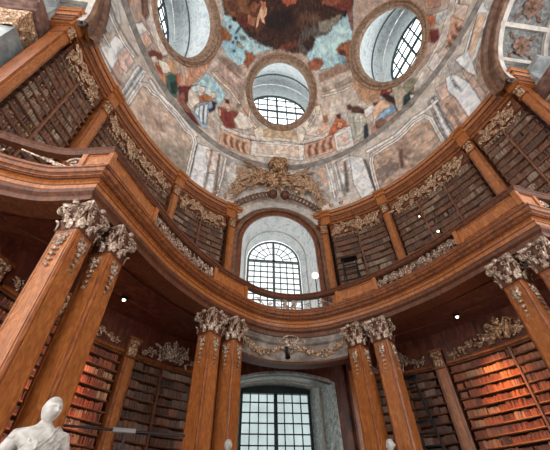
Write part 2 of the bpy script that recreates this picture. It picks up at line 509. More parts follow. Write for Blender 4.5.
def grille(x0, x1, seed, mat='silver', dense=1.2, cell=.5):
    rnd = random.Random(seed); P2 = Path2(along(x0, x1)); L = P2.l[-1]; mb = MB()
    T = P2.T(-.10, 6.57); scrollwork(mb, T, L, .46, rnd, cell, 0, dense)
    T2 = P2.T(-.10, 6.57)
    n = max(1, int(L / .21))
    for i in range(n):
        s = L * (i + .5) / n
        mb.tube([T2(s + .07 * sin(3 * k), .46 * k / 6, 0) for k in range(7)], .013, 5)
    mb.build('parapet_grille', M[mat], gal)
for sg in (-1, 1):
    grille(*sorted((sg * 2.87, sg * 4.56)), 11 + sg)
    P2 = Path2(along(*sorted((sg * 6.0, sg * 10.5)))); T = P2.T(-.1, 6.57); mb = MB(); L = P2.l[-1]
    def s_(q): return q if sg > 0 else L - q
    spiral(mb, T, (s_(.24), .23), .2, 1.4, 0 if sg > 0 else PI, sg, .035, 22, None, 0)
    mb.tube([T(s_(.35 + .1 * k), .05 + .36 * (k / 11) ** .6, 0) for k in range(12)], .028, 5)
    leaf_at(mb, T, (s_(.5), .12), .4 if sg > 0 else PI - .4, .5, .06, 0)
    for q in (1.9, 3.1): spiral(mb, T, (s_(q), .23), .17, 1.3, 0, sg, .028, 20, None, 0); mb.tube([T(s_(q + .1 + .08 * k), .06 + .03 * k, 0) for k in range(12)], .022, 5)
    mb.build('parapet_grille', M['silver'], gal)
# open low grille in front of the window: a central cartouche and long scrolls
P2 = Path2(along(-1.75, 1.75)); L = P2.l[-1]; mb = MB(); T = P2.T(-.1, 6.57)
rnd = random.Random(4)
for sg in (-1, 1):
    c = L / 2
    spiral(mb, T, (c + sg * .22, .3), .14, 1.3, PI / 2, sg, .03, 14, (c + sg * .06, .02), 0)
    spiral(mb, T, (c + sg * .2, .1), .1, 1.2, -PI / 2, -sg, .025, 14, None, 0)
    mb.tube([T(c + sg * (.35 + 1.3 * k / 12), .16 + .12 * sin(k * .9), 0) for k in range(13)], .018, 5)
    spiral(mb, T, (c + sg * 1.2, .25), .12, 1.2, 0, sg, .02, 12, None, 0)
    spiral(mb, T, (c + sg * .75, .2), .1, 1.2, PI, -sg, .018, 12, None, 0)
    leaf_at(mb, T, (c + sg * .05, .05), PI / 2 - sg * .5, .4, .06, 0)
mb.build('parapet_grille', M['silver'], gal)

# gallery deck and the dark wooden ceiling beneath it
def deck(name, z, off, parent, mat, flip=False):
    mb = MB(); n = 60; rows = [[], []]
    inner = Path2([p for p in gal_path if abs(p[0]) < 8.9]); L = inner.l[-1]; T = inner.T(off, z)
    for i in range(n + 1):
        u = i / n; rows[0].append(T(L * u, 0, 0))
        ph = -1.42 + 2.84 * u; x, y = ell(ph, -.6)
        rows[1].append((x, y, z))
    mb.grid([rows[0], [tuple((a[j] + b[j]) / 2 for j in range(3)) for a, b in zip(*rows)], rows[1]])
    return mb.build(name, mat, parent)
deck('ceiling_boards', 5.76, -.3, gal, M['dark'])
deck('deck', 6.47, -.2, gal, M['rail'])
# inlaid ribs on the ceiling boards
mb = MB()
inner = Path2([p for p in gal_path if abs(p[0]) < 8.9]); L = inner.l[-1]; T = inner.T(-.3, 5.74)
for fr_ in (.3, .62):
    pts = []
    for i in range(61):
        u = i / 60; a = Vector(T(L * u, 0, 0)); x, y = ell(-1.42 + 2.84 * u, -.5); pts.append(a.lerp(Vector((x, y, 5.74)), fr_))
    mb.tube(pts, .03, 4)
mb.build('ceiling_ribs', M['rail'], gal)

# carved frieze with two swags between the columns before the window
fz = empty('swag_frieze', (0, 8.6, 4.6), 'pale curved frieze with carved flower swags hung between the columns before the window', 'frieze')
fp = along(-1.72, 1.72)
mb = MB(); sweep(mb, fp, [(-.55, 4.58), (-.12, 4.58), (-.10, 4.66), (-.18, 4.70), (-.18, 5.18), (-.12, 5.24), (-.12, 5.30), (-.18, 5.34), (-.18, 5.5), (-.55, 5.5)], True)
mb.build('band', M['frieze'], fz)
mb = MB(); sweep(mb, fp, [(-.5, 4.50), (-.06, 4.50), (-.04, 4.54), (-.08, 4.59), (-.5, 4.59)], True); mb.build('moulding', M['rail'], fz)
P2 = Path2(fp); L = P2.l[-1]; T = P2.T(-.18, 4.6); mb = MB(); rnd = random.Random(9)
for sg in (-1, 1):
    mb = MB()
    for k in range(34):
        u = k / 33; s = L / 2 + sg * (.2 + (L / 2 - .1) * u); t = .62 - .42 * sin(PI * (.06 + .88 * u)) + (.12 * u)
        w = .05 + .07 * sin(PI * u)
        for q in range(3): ball_at(mb, T, (s + rnd.uniform(-.04, .04), t + rnd.uniform(-w, w)), rnd.uniform(.03, .055), .02)
        if k % 3 == 0: leaf_at(mb, T, (s, t), rnd.uniform(0, 6.3), .13, .035, .03)
    mb.build('swag', M['gilt'], fz)
mb = MB(); c = L / 2
for sg in (-1, 1):
    spiral(mb, T, (c + sg * .17, .78), .13, 1.3, PI / 2, -sg, .03, 14, (c, .95), .05)
    spiral(mb, T, (c + sg * .16, .5), .12, 1.2, -PI / 2, sg, .028, 14, None, .05)
    spiral(mb, T, (c + sg * .42, .72), .08, 1.2, PI / 2, -sg, .02, 12, None, .04)
    leaf_at(mb, T, (c, .5), PI / 2 - sg * .6, .4, .08, .06)
rosette(mb, T, (c, .66), .15, .08); rosette(mb, T, (c, .36), .1, .05)
mb.build('cartouche', M['silver'], fz)

# ------------------------------------------------------------------ columns
def capital_mb(nh=.27, ah=.42, H=.76):
    mb = MB(); bell = MB()
    # bell
    rows = []
    for z, r in ((0, nh), (.03, nh + .03), (.06, nh), (.3, nh * .96), (.55, nh * 1.05), (.68, nh * 1.22)):
        rows.append([(r * sx * (1 if i % 2 == 0 else .96), r * sy * (1 if i % 2 == 0 else .96), z * H / .76) for i, (sx, sy) in enumerate(((-1, -1), (0, -1), (1, -1), (1, 0), (1, 1), (0, 1), (-1, 1), (-1, 0)))])
    bell.grid(rows, False, True); capital_mb.bell = bell
    # abacus with concave sides
    out = []
    for k in range(4):
        a0 = PI / 4 + k * PI / 2
        for j in range(7):
            u = j / 7; ca = Vector((cos(a0), sin(a0))) * ah * 1.35; cb = Vector((cos(a0 + PI / 2), sin(a0 + PI / 2))) * ah * 1.35
            p = ca.lerp(cb, .04 + .92 * u + .02); p = p * (1 - .17 * sin(PI * u))
            out.append(p)
    rows = [[(p.x * s, p.y * s, z * H / .76) for p in out] for z, s in ((.66, .86), (.68, .93), (.70, .97), (.73, 1), (.76, 1))]
    mb.grid(rows, False, True)
    n = len(out); o = len(mb.v); mb.add([(p.x, p.y, H) for p in out], [tuple(range(n))]); mb.add([(p.x * .86, p.y * .86, .66 * H / .76) for p in out], [tuple(range(n))[::-1]])
    # acanthus leaves, two rows
    def leaf(a, r0, z0, L, W, curl):
        d = Vector((cos(a), sin(a), 0)); t = Vector((-sin(a), cos(a), 0)); rows = []
        for i in range(8):
            u = i / 7; w = W * (sin(PI * (.2 + .75 * u)) ** .6) * (1 + .25 * cos(6 * PI * u))
            zz = z0 + L * (u - .25 * max(0, u - .7) * 4 * (u - .55)); rr = r0 + .02 + curl * u ** 3 * 1.6
            rows.append([tuple(d * (rr + .025 * (1 - abs(j)) - .01 * abs(j)) + t * w * j + Vector((0, 0, zz))) for j in (-1, -.5, 0, .5, 1)])
        mb.grid(rows)
        tip = d * (r0 + curl * 1.6 + .02) + Vector((0, 0, z0 + L * .88)); mb.ball(tip, .024, 6, 4)
    for k in range(8):
        a = k * PI / 4; r = nh * (1.0 if k % 2 == 0 else 1.32)
        leaf(a, r, .03, .27, .085, .045)
    for k in range(8):
        a = k * PI / 4 + PI / 8; leaf(a, nh * 1.14, .2, .25, .065, .05)
    # corner volutes and small face scrolls
    for k in range(4):
        a = PI / 4 + k * PI / 2; d = Vector((cos(a), sin(a), 0)); t = Vector((-sin(a), cos(a), 0))
        for sd in (-.03, .03):
            pts = []; rad = []
            for j in range(5):
                u = j / 4; pts.append(d * (nh * 1.25 + (ah * 1.12 - nh * 1.25) * u ** 1.4) + t * (sd * (2.5 - 1.5 * u)) + Vector((0, 0, .36 + .27 * u))); rad.append(.02 + .012 * u)
            c = d * (ah * 1.12 - .02) + t * sd + Vector((0, 0, .55))
            for j in range(15):
                u = j / 14; an = PI / 2 - u * 2.6 * PI; rr = .1 * (1 - .8 * u)
                pts.append(c + d * rr * cos(an) + Vector((0, 0, rr * sin(an)))); rad.append(.03 * (1 - .4 * u))
            mb.tube(pts, rad, 6)
    for k in range(4):
        a = k * PI / 2; d = Vector((cos(a), sin(a), 0)); t = Vector((-sin(a), cos(a), 0))
        mb.ball(d * (ah * .98) + Vector((0, 0, .71)), .07, 8, 5, (1, 1, 1))
        for sg in (-1, 1):
            pts = []
            for j in range(13):
                u = j / 12; an = -PI / 2 + sg * 0 + u * 2.3 * PI; rr = .075 * (1 - .75 * u)
                pts.append(d * (nh * 1.28) + t * sg * (.12 + rr * cos(an)) + Vector((0, 0, .56 + rr * sin(an))))
            mb.tube(pts, .016, 5)
            for q in range(4): mb.ball(d * nh * 1.22 + t * sg * (.05 + .05 * q) + Vector((0, 0, .40 + .03 * q)), .03, 6, 4)
    return mb

def column_thing(label, group):
    """local origin at the floor; shaft square .55, neck at z=6.35"""
    root = empty('column', (0, 0, -Z0), label, 'column', group)
    NZ = 4.75 + Z0
    mb = MB(); mb.box((0, 0, .5), .86, .86, 1.0); mb.box((0, 0, 1.03), .94, .94, .1); mb.box((0, 0, .07), .94, .94, .14)
    for k in range(4):
        a = k * PI / 2; mb.box((.435 * cos(a), .435 * sin(a), .55), .03, .56, .6, a)
    mb.build('pedestal', M['wood'], root, local=True)
    mb = MB(); mb.lathe([(.0, 1.08), (.40, 1.08), (.42, 1.13), (.40, 1.18), (.34, 1.22), (.36, 1.27), (.32, 1.31)], n=4)
    mb.v = [(x * 1.3 * cos(PI / 4) - y * 1.3 * sin(PI / 4), x * 1.3 * sin(PI / 4) + y * 1.3 * cos(PI / 4), z) for x, y, z in mb.v]
    mb.build('base', M['gilt'], root, local=True)
    mb = MB()
    hb, ht = .268, .262
    rows = []
    for i in range(9):
        u = i / 8; h = hb + (ht - hb) * u; z = 1.3 + (NZ - 1.3) * u; e = .035
        rows.append([(x, y, z) for x, y in ((-h, -h + e), (-h + e, -h), (h - e, -h), (h, -h + e), (h, h - e), (h - e, h), (-h + e, h), (-h, h - e))])
    mb.grid(rows, False, True)
    mb.build('shaft', M['wood'], root, local=True)
    mb = MB()
    for k in range(4):
        a = k * PI / 2; d = Vector((cos(a), sin(a), 0)); t = Vector((-sin(a), cos(a), 0))
        z0, z1 = 1.36, NZ - .06
        c = [d * (hb - .036 * .0 + .006) + t * (hb - .09) + Vector((0, 0, z0)), d * (ht + .004) + t * (ht - .08) + Vector((0, 0, z1)), d * (ht + .004) - t * (ht - .08) + Vector((0, 0, z1)), d * (hb - .036 * .0 + .006) - t * (hb - .09) + Vector((0, 0, z0))]
        mb.add([tuple(p) for p in c], [(0, 3, 2, 1)]); mb.tube([c[0], c[1], c[2], c[3]], .014, 4, closed=True)
    mb.build('face_panel', M['wood_hi'], root, local=True)
    mb = capital_mb(.262, .40); be = capital_mb.bell; mb.v = [(x, y, z + NZ) for x, y, z in mb.v]; be.v = [(x, y, z + NZ) for x, y, z in be.v]
    cp = mb.build('capital', M['silver'], root, local=True); be.build('bell', M['rail'], cp, local=True)  # dark bell colour stands in for crevice shade behind the leaves
    for k in range(4):
        a = k * PI / 2
        def T(s, t, n, a=a): 
            r = ht + .012 + n; return (r * cos(a) - s * sin(a), r * sin(a) + s * cos(a), NZ + t)
        mb = MB(); rnd = random.Random(k)
        rosette(mb, T, (0, -.30), .13, .01, 7); rosette(mb, T, (0, -.30), .07, .03, 6)
        for sg in (-1, 1): spiral(mb, T, (sg * .1, -.16), .06, 1.2, PI / 2, sg, .014, 12, None, .01)
        z = -.50; r = .05
        while z > -1.02:
            ball_at(mb, T, (0, z), r, .01)
            for sg in (-1, 1): leaf_at(mb, T, (0, z + .03), -PI / 2 + sg * .9, r * 2.0, r * .5, .01)
            z -= .13; r *= .87
        mb.build('garland_drop', M['silver'], root, local=True)
    return root
CX = [(5.58, 3.42, 17), (5.10, 4.14, 17), (2.82, 7.74, 40), (2.12, 8.22, 34)]
names = {(-1, 0): 'leftmost and nearest tall square walnut column with a silver-gilt capital',
         (-1, 1): 'second tall walnut column from the left, just behind the bald statue\'s head',
         (-1, 2): 'walnut column left of the window, outer one of its pair',
         (-1, 3): 'walnut column left of the window, inner one beside the marble frame',
         (1, 3): 'walnut column right of the window, inner one beside the marble frame',
         (1, 2): 'walnut column right of the window, outer one of its pair beside the ladder',
         (1, 1): 'walnut column at the right edge, inner one of the corner pair',
         (1, 0): 'walnut column cut off by the right edge of the photo, outermost of the corner pair'}
proto = None
for sg in (-1, 1):
    for i, (x, y, rot) in enumerate(CX):
        if proto is None: proto = c = column_thing('', 'columns')
        else: c = copy_tree(proto)
        c.location = (sg * x, y, 0); c.rotation_euler.z = sg * math.radians(rot)
        tag(c, names[(sg, i)], 'column', 'square walnut columns under the gallery')
# ------------------------------------------------------------------ pilasters (upright wall strips)
def pilaster(ph, z0, z1, w, label, group, o0=-.5, o1=.0, cap=True, mat='wood'):
    x, y = ell(ph, (o0 + o1) / 2); nx, ny = ell_n(ph); rot = math.atan2(ny, nx)
    fx, fy = ell(ph, o1)
    root = empty('pilaster', (fx, fy, z0), label, 'pilaster', group)
    mb = MB(); mb.box((x, y, (z0 + z1) / 2), o1 - o0, w, z1 - z0, rot); mb.build('shaft', M[mat], root)
    mb = MB(); px, py = ell(ph, o1 + .02); mb.box((px, py, (z0 + z1) / 2 - .2), .04, w * .55, z1 - z0 - 1.0, rot); mb.build('face_panel', M['wood_hi'], root)
    root['kind'] = 'thing'
    if cap:
        def T(s, t, n):
            q = ell(ph, o1 + .02 + n); return (q[0] - ny * s, q[1] + nx * s, z1 - .62 + t)
        mb = MB(); rnd = random.Random(int(ph * 100))
        for sg in (-1, 1):
            spiral(mb, T, (sg * w * .33, .46), .09, 1.4, PI / 2, sg, .024, 12, (sg * .02, .2), .02)
            leaf_at(mb, T, (sg * w * .22, .02), PI / 2 - sg * .1, .3, .06, .01)
        leaf_at(mb, T, (0, .0), PI / 2, .42, .08, .02); ball_at(mb, T, (0, .48), .05, .03)
        mb.build('capital', M['gilt'], root)
        px, py = ell(ph, (o0 + o1) / 2 + .04)
        for zz, e, hh in ((z1 - .04, .1, .08), (z1 - .64, .06, .05)):
            mb = MB(); mb.box((px, py, zz), o1 - o0 + e, w + e, hh, rot); mb.build('moulding', M['wood'], root)
    return root
sidew = {-1: 'left', 1: 'right'}
for sg in (-1, 1):
    S = sidew[sg]
    pilaster(sg * PH_W, 6.47, 13.08, .42, 'upper walnut pilaster framing the %s side of the arched window' % S, 'upper pilasters')
    pilaster(sg * PH_2, 6.47, 13.08, .40, 'upper walnut pilaster on the %s, first one away from the window frame' % S, 'upper pilasters')
    pilaster(sg * PH_3, 6.47, 13.08, .44, 'upper walnut pilaster on the %s, above the corner column pair' % S, 'upper pilasters')
    pilaster(sg * PH_E, 6.47, 13.1, .34, 'broad upper walnut pilaster ending the %s run of bookcases' % S, 'upper pilasters', -.5, .02)
    pilaster(sg * (PH_W + .02), -Z0, 5.72, .34, 'lower dark pilaster beside the %s jamb of the lower window' % S, 'lower pilasters', mat='rail', cap=False)
    for ph in (PH_2, PH_3):
        x, y = ell(sg * ph, -.3); nx, ny = ell_n(sg * ph); mb = MB(); mb.box((x, y, 5.45), .4, .62, .62, math.atan2(ny, nx)); struct('trim_13', mb, M['dark'])
    pilaster(sg * PH_2, -Z0, 5.15, .40, 'lower walnut pilaster between two bookcases on the %s' % S, 'lower pilasters')
    pilaster(sg * PH_3, -Z0, 5.15, .42, 'lower walnut pilaster behind the corner columns on the %s' % S, 'lower pilasters')
    pilaster(sg * PH_E, -Z0, 5.15, .46, 'lower walnut pilaster ending the bookcases on the %s' % S, 'lower pilasters')

# ------------------------------------------------------------------ main cornice
for sg in (-1, 1):
    ph_list = frange(.245, 1.395, 60)
    pts = [ell(sg * p) for p in ph_list]
    if sg < 0: pts = pts[::-1]
    if sg > 0: pts = pts + [(pts[-1][0] + 2.2, pts[-1][1] + .1)]
    else: pts = [(pts[0][0] - 2.2, pts[0][1] + .1)] + pts
    mb = MB()
    sweep(mb, pts, [(-.5, 13.05), (-.02, 13.05), (-.02, 13.2), (.03, 13.24), (.03, 13.40), (.0, 13.43), (.0, 13.56), (.04, 13.6)])
    a = mb
    r = MB(); sweep(r, pts, [(.04, 13.6), (.10, 13.66), (.12, 13.74), (.08, 13.77), (.16, 13.83), (.20, 13.9), (.20, 13.98), (.05, 14.03), (-.9, 14.05)])
    root = empty('cornice', (pts[30][0], pts[30][1], 13.05), 'orange walnut cornice curving over the %s bookcases below the dome' % sidew[sg], 'cornice')
    a.build('architrave', M['wood'], root); r.build('crown_moulding', M['wood_hi'], root)
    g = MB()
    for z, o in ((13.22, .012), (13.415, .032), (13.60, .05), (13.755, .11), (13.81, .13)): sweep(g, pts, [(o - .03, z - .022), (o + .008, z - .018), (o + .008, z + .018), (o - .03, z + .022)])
    g.build('dark_bead', M['rail'], root)  # shadow lines of the cornice grooves, put in as dark strips
    # little blocks over the pilasters
    for ph in (PH_W + .02, PH_2, PH_3, PH_E):
        b = MB(); x, y = ell(sg * ph, .0); nx, ny = ell_n(sg * ph)
        b.box((x, y, 13.34), .2, .5, .55, math.atan2(ny, nx)); b.box((x, y, 13.72), .36, .56, .22, math.atan2(ny, nx)); b.box((x, y, 13.92), .50, .62, .16, math.atan2(ny, nx))
        b.build('break_block', M['wood_hi'], root)

# ------------------------------------------------------------------ bookcases and books
BOOKS = []
def fill_row(ph0, ph1, z, hmax, w0, w1, pal, row):
    """books standing side by side on a shelf from azimuth ph0 to ph1"""
    rnd = random.Random(hash((round(ph0, 3), round(z, 2))) & 0xffff)
    ph = ph0; fam = rnd.choice(pal); left = rnd.randint(3, 12); fh = rnd.uniform(.72, .93); gapn = 0
    while True:
        wd = rnd.uniform(w0, w1); dph = wd / ds(ph)
        if ph + dph > ph1: break
        if left <= 0:
            fam = rnd.choice(pal); left = rnd.randint(3, 14); fh = rnd.uniform(.68, .95)
            if rnd.random() < .10: ph += wd / ds(ph) * rnd.uniform(.5, 2)
        left -= 1
        if ph + dph > ph1: break
        h = hmax * min(.97, fh + rnd.uniform(-.05, .05)); j = rnd.uniform(.72, 1.3)
        col = tuple(min(.8, c * j * rnd.uniform(.93, 1.07)) for c in fam)
        BOOKS.append((ph + dph / 2, z, wd * .94, h, col, row, rnd.uniform(-.02, .03)))
        ph += dph
LOW = [(.26, .065, .025), (.20, .05, .022), (.33, .10, .04), (.16, .045, .025), (.36, .15, .07), (.26, .10, .055), (.40, .20, .11), (.13, .05, .03), (.30, .08, .03)]
MID = [(.15, .075, .05), (.20, .12, .09), (.10, .055, .04), (.24, .11, .065), (.17, .11, .085), (.13, .07, .05), (.30, .22, .17), (.09, .06, .05)]
UPP = [(.13, .07, .045), (.10, .06, .045), (.17, .10, .07), (.08, .05, .04), (.22, .15, .11), (.12, .06, .035), (.15, .09, .065), (.26, .20, .15), (.14, .07, .04), (.16, .08, .05), (.11, .055, .035)]
BH = {}
def bookcase(sg, pa, pb, upper, label, splits, pal, seed):
    a, b = sorted((sg * pa, sg * pb)); z0, z1, dz = (6.5, 12.2, .36) if upper else (-1.2, 4.55, .285)
    mx, my = ell((a + b) / 2, -.1)
    root = empty('bookcase', (mx, my, 6.47 if upper else -Z0), label, 'bookcase', 'upper gallery bookcases' if upper else 'ground floor bookcases')
    mb = MB(); N = 16
    # backing
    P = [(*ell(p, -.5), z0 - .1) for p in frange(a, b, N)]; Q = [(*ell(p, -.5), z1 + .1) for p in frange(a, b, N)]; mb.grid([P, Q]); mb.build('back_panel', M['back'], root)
    z = z1; k = 0; rows = []
    while z > z0 - .01:
        mb = MB(); th = .045
        r = [[(*ell(p, o), zz) for p in frange(a, b, N)] for o, zz in ((-.12, z), (-.10, z + th / 2), (-.12, z + th), (-.5, z + th), (-.5, z))]
        mb.grid(r, True); mb.build('shelf', M['shelf'], root)
        z -= dz; k += 1
    if upper: rows = [z1 - dz * (i + 1) for i in range(int((z1 - z0) / dz))]
    else: rows = [z1 - dz * (i + 1) for i in range(15)]
    cuts = [a] + [a + (b - a) * s for s in (splits if sg > 0 else [1 - q for q in splits[::-1]])] + [b]
    for c in cuts[1:-1]:
        x, y = ell(c, -.3); nx, ny = ell_n(c); mb = MB(); mb.box((x, y, (z0 + z1) / 2), .45, .06, z1 - z0, math.atan2(ny, nx)); mb.build('upright', M['shelf'], root)
    for ri, z in enumerate(rows):
        for c0, c1 in zip(cuts, cuts[1:]):
            m = .045 / ds((c0 + c1) / 2)
            fill_row(c0 + m, c1 - m, z + .045, dz - .055, 0.028 if not upper else .034, .05 if not upper else .058, pal, (sg, pa, upper, ri))
    rnd = random.Random(seed); L = arclen(a, b)
    if upper:
        mb = MB(); r = [[(*ell(p, o), zz) for p in frange(a, b, N)] for o, zz in ((-.1, 12.30), (-.1, 13.06), (-.5, 13.06), (-.5, 12.30))]
        mb.grid(r, True); mb.build('top_panel', M['archwood'], root)
        mb = MB(); T = bandT(a + .1 / ds(a), -.08, 12.12); scrollwork(mb, T, L - .3, .90, rnd, .95, .04, 3.0)
        n = int(L / .17)
        for i in range(n):
            s = (L - .25) * (i + .5) / n; spiral(mb, T, (s, -.02), .085, .9, 0, -1 if i % 2 else 1, .018, 10, None, .02); ball_at(mb, T, (s, -.12), .035, .02)
        mb.build('carved_cresting', M['gilt'], root)
    else:
        mb = MB(); r = [[(*ell(p, o), zz) for p in frange(a, b, N)] for o, zz in ((-.1, 4.6), (-.1, 5.76), (-.5, 5.76), (-.5, 4.6))]
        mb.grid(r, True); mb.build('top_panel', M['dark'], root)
        mb = MB(); r = [[(*ell(p, o), zz) for p in frange(a, b, N)] for o, zz in ((-.1, 4.58), (-.03, 4.6), (-.03, 4.66), (-.07, 4.72), (-.1, 4.72))]
        mb.grid(r); mb.build('moulding', M['wood'], root)
        mb = MB(); T = bandT(a + .12 / ds(a), -.09, 4.72)
        env = lambda u: .45 + .55 * math.exp(-((u - .5) / .2) ** 2)
        scrollwork(mb, T, L - .3, .74, rnd, .62, .04, 2.2, env)
        mb.build('carved_cresting', M['gilt'] if .5 < pa < 1 else M['silver'], root)
        mb = MB(); c = (L - .3) / 2
        for q in (-1, 1):
            spiral(mb, T, (c + q * .28, .55), .17, 1.4, PI / 2, -q, .035, 14, (c, .3), .06)
            spiral(mb, T, (c + q * .3, .22), .13, 1.3, -PI / 2, q, .03, 14, None, .06)
            leaf_at(mb, T, (c + q * .05, .1), PI / 2 - q * .5, .6, .09, .06)
        rosette(mb, T, (c, .42), .2, .1, 7); leaf_at(mb, T, (c, .55), PI / 2, .3, .12, .08)
        mb.build('cartouche', M['oldgold'] if .5 < pa < 1 else M['silver'], root)
    return root
for sg in (-1, 1):
    S = sidew[sg]; s = sg + 2
    bookcase(sg, PH_W + .04, PH_2 - .025, True, 'gallery bookcase immediately %s of the upper window' % S, [.5], UPP, 31 + s)
    bookcase(sg, PH_2 + .025, PH_3 - .028, True, 'long gallery bookcase in the middle of the %s upper wall' % S, [.33, .66], UPP, 41 + s)
    bookcase(sg, PH_3 + .028, PH_E - .03, True, 'outermost gallery bookcase on the %s, next to the wing' % S, [.5], UPP, 51 + s)
    bookcase(sg, PH_W + .05, PH_2 - .025, False, 'ground floor bookcase %s of the lower window, behind the column pair' % S, [.62], MID, 61 + s)
    bookcase(sg, PH_2 + .025, PH_3 - .028, False, 'wide ground floor bookcase of reddish books on the %s' % S, [.5], LOW, 71 + s)
    bookcase(sg, PH_3 + .028, PH_E - .03, False, 'dim ground floor bookcase behind the %s corner columns' % S, [.5], MID, 81 + s)
# ------------------------------------------------------------------ dome shell
PROF = [(14.0, 8.50, 11.38), (15.7, 8.34, 11.10), (17.4, 8.02, 10.62), (19.0, 7.98, 9.98), (20.7, 7.75, 9.12), (22.6, 7.25, 8.05),
        (24.4, 6.3, 6.75), (25.9, 5.0, 5.25), (27.0, 3.5, 3.6), (27.7, 1.8, 1.85), (27.9, .02, .02)]
PV = np.array(PROF)
def prof(v):
    """smooth (height, semi axis x, semi axis y) at profile parameter v"""
    v = np.clip(np.asarray(v, float), 0, len(PROF) - 1.0001); i = v.astype(int); t = (v - i)[..., None]
    P = np.vstack([2 * PV[0] - PV[1], PV, 2 * PV[-1] - PV[-2]])
    a, b, c, d = P[i], P[i + 1], P[i + 2], P[i + 3]
    return .5 * ((2 * b) + (c - a) * t + (2 * a - 5 * b + 4 * c - d) * t ** 2 + (3 * b - a - 3 * c + d) * t ** 3)
def dome_pt(ph, v, o=0):
    h, A, B = prof(v)
    x, y = A * sin(ph), B * cos(ph)
    if o:
        nx, ny = sin(ph) / max(A, .1), cos(ph) / max(B, .1); l = math.hypot(nx, ny); x -= o * nx / l; y -= o * ny / l
    return (x, y, h)
_hs = np.linspace(0, len(PROF) - 1.001, 2000); _hp = prof(_hs)
def inside_dome(p):
    """negative inside the shell"""
    A = np.interp(p[2], _hp[:, 0], _hp[:, 1]); B = np.interp(p[2], _hp[:, 0], _hp[:, 2]); return (p[0] / A) ** 2 + (p[1] / B) ** 2 - 1

class Oculus:
    def __init__(s, C, th, tau=.6, rx=2.0, rz=2.46):
        s.C = Vector(C); s.rx, s.rz, s.th = rx, rz, th
        s.t = Vector((cos(th), -sin(th), 0)); s.nin = Vector((-sin(th), -cos(th), 0))
        s.up = Vector((0, 0, cos(tau))) + s.nin * sin(tau); s.n = s.up.cross(s.t)
        if s.n.dot(s.nin) < 0: s.n = -s.n
    def surf(s, a, k, off=0):
        """point at outline angle a, scale k, dropped on the shell"""
        b = s.C + s.t * (s.rx + k) * cos(a) + s.up * (s.rz + k) * sin(a)
        lo, hi = -3.0, 3.0
        for _ in range(30):
            m = (lo + hi) / 2
            if inside_dome(b + s.n * m) > 0: lo = m
            else: hi = m
        return b + s.n * (lo + off)
OC = [Oculus((0, 8.0, 22.65), 0), Oculus((6.33, 4.09, 22.5), 1.40), Oculus((-6.33, 4.09, 22.5), -1.40)]

AY, AZ, AR, AR2 = -.5, 13.5, 2.5, 3.25      # side arch: centre y, z, inner and outer radius

def hsh(x, y, s=0):
    n = np.sin(x * 127.1 + y * 311.7 + s * 74.7) * 43758.5453; return n - np.floor(n)
def vnoise(x, y, s=0):
    xi, yi = np.floor(x), np.floor(y); fx, fy = x - xi, y - yi; fx = fx * fx * (3 - 2 * fx); fy = fy * fy * (3 - 2 * fy)
    a, b, c, d = hsh(xi, yi, s), hsh(xi + 1, yi, s), hsh(xi, yi + 1, s), hsh(xi + 1, yi + 1, s)
    return (a * (1 - fx) + b * fx) * (1 - fy) + (c * (1 - fx) + d * fx) * fy
def fbm(x, y, s=0, o=4):
    r = 0; a = .5
    for k in range(o): r = r + a * vnoise(x * 2 ** k, y * 2 ** k, s + k); a *= .5
    return r / (1 - .5 ** o)
def S(c):
    c = np.array(c, float) / 255; return np.where(c < .04045, c / 12.92, ((c + .055) / 1.055) ** 2.4)
def mixc(C, m, col): C[:] = C * (1 - m[:, None]) + np.asarray(col) * m[:, None]
def sstep(a, b, x): t = np.clip((x - a) / (b - a), 0, 1); return t * t * (3 - 2 * t)

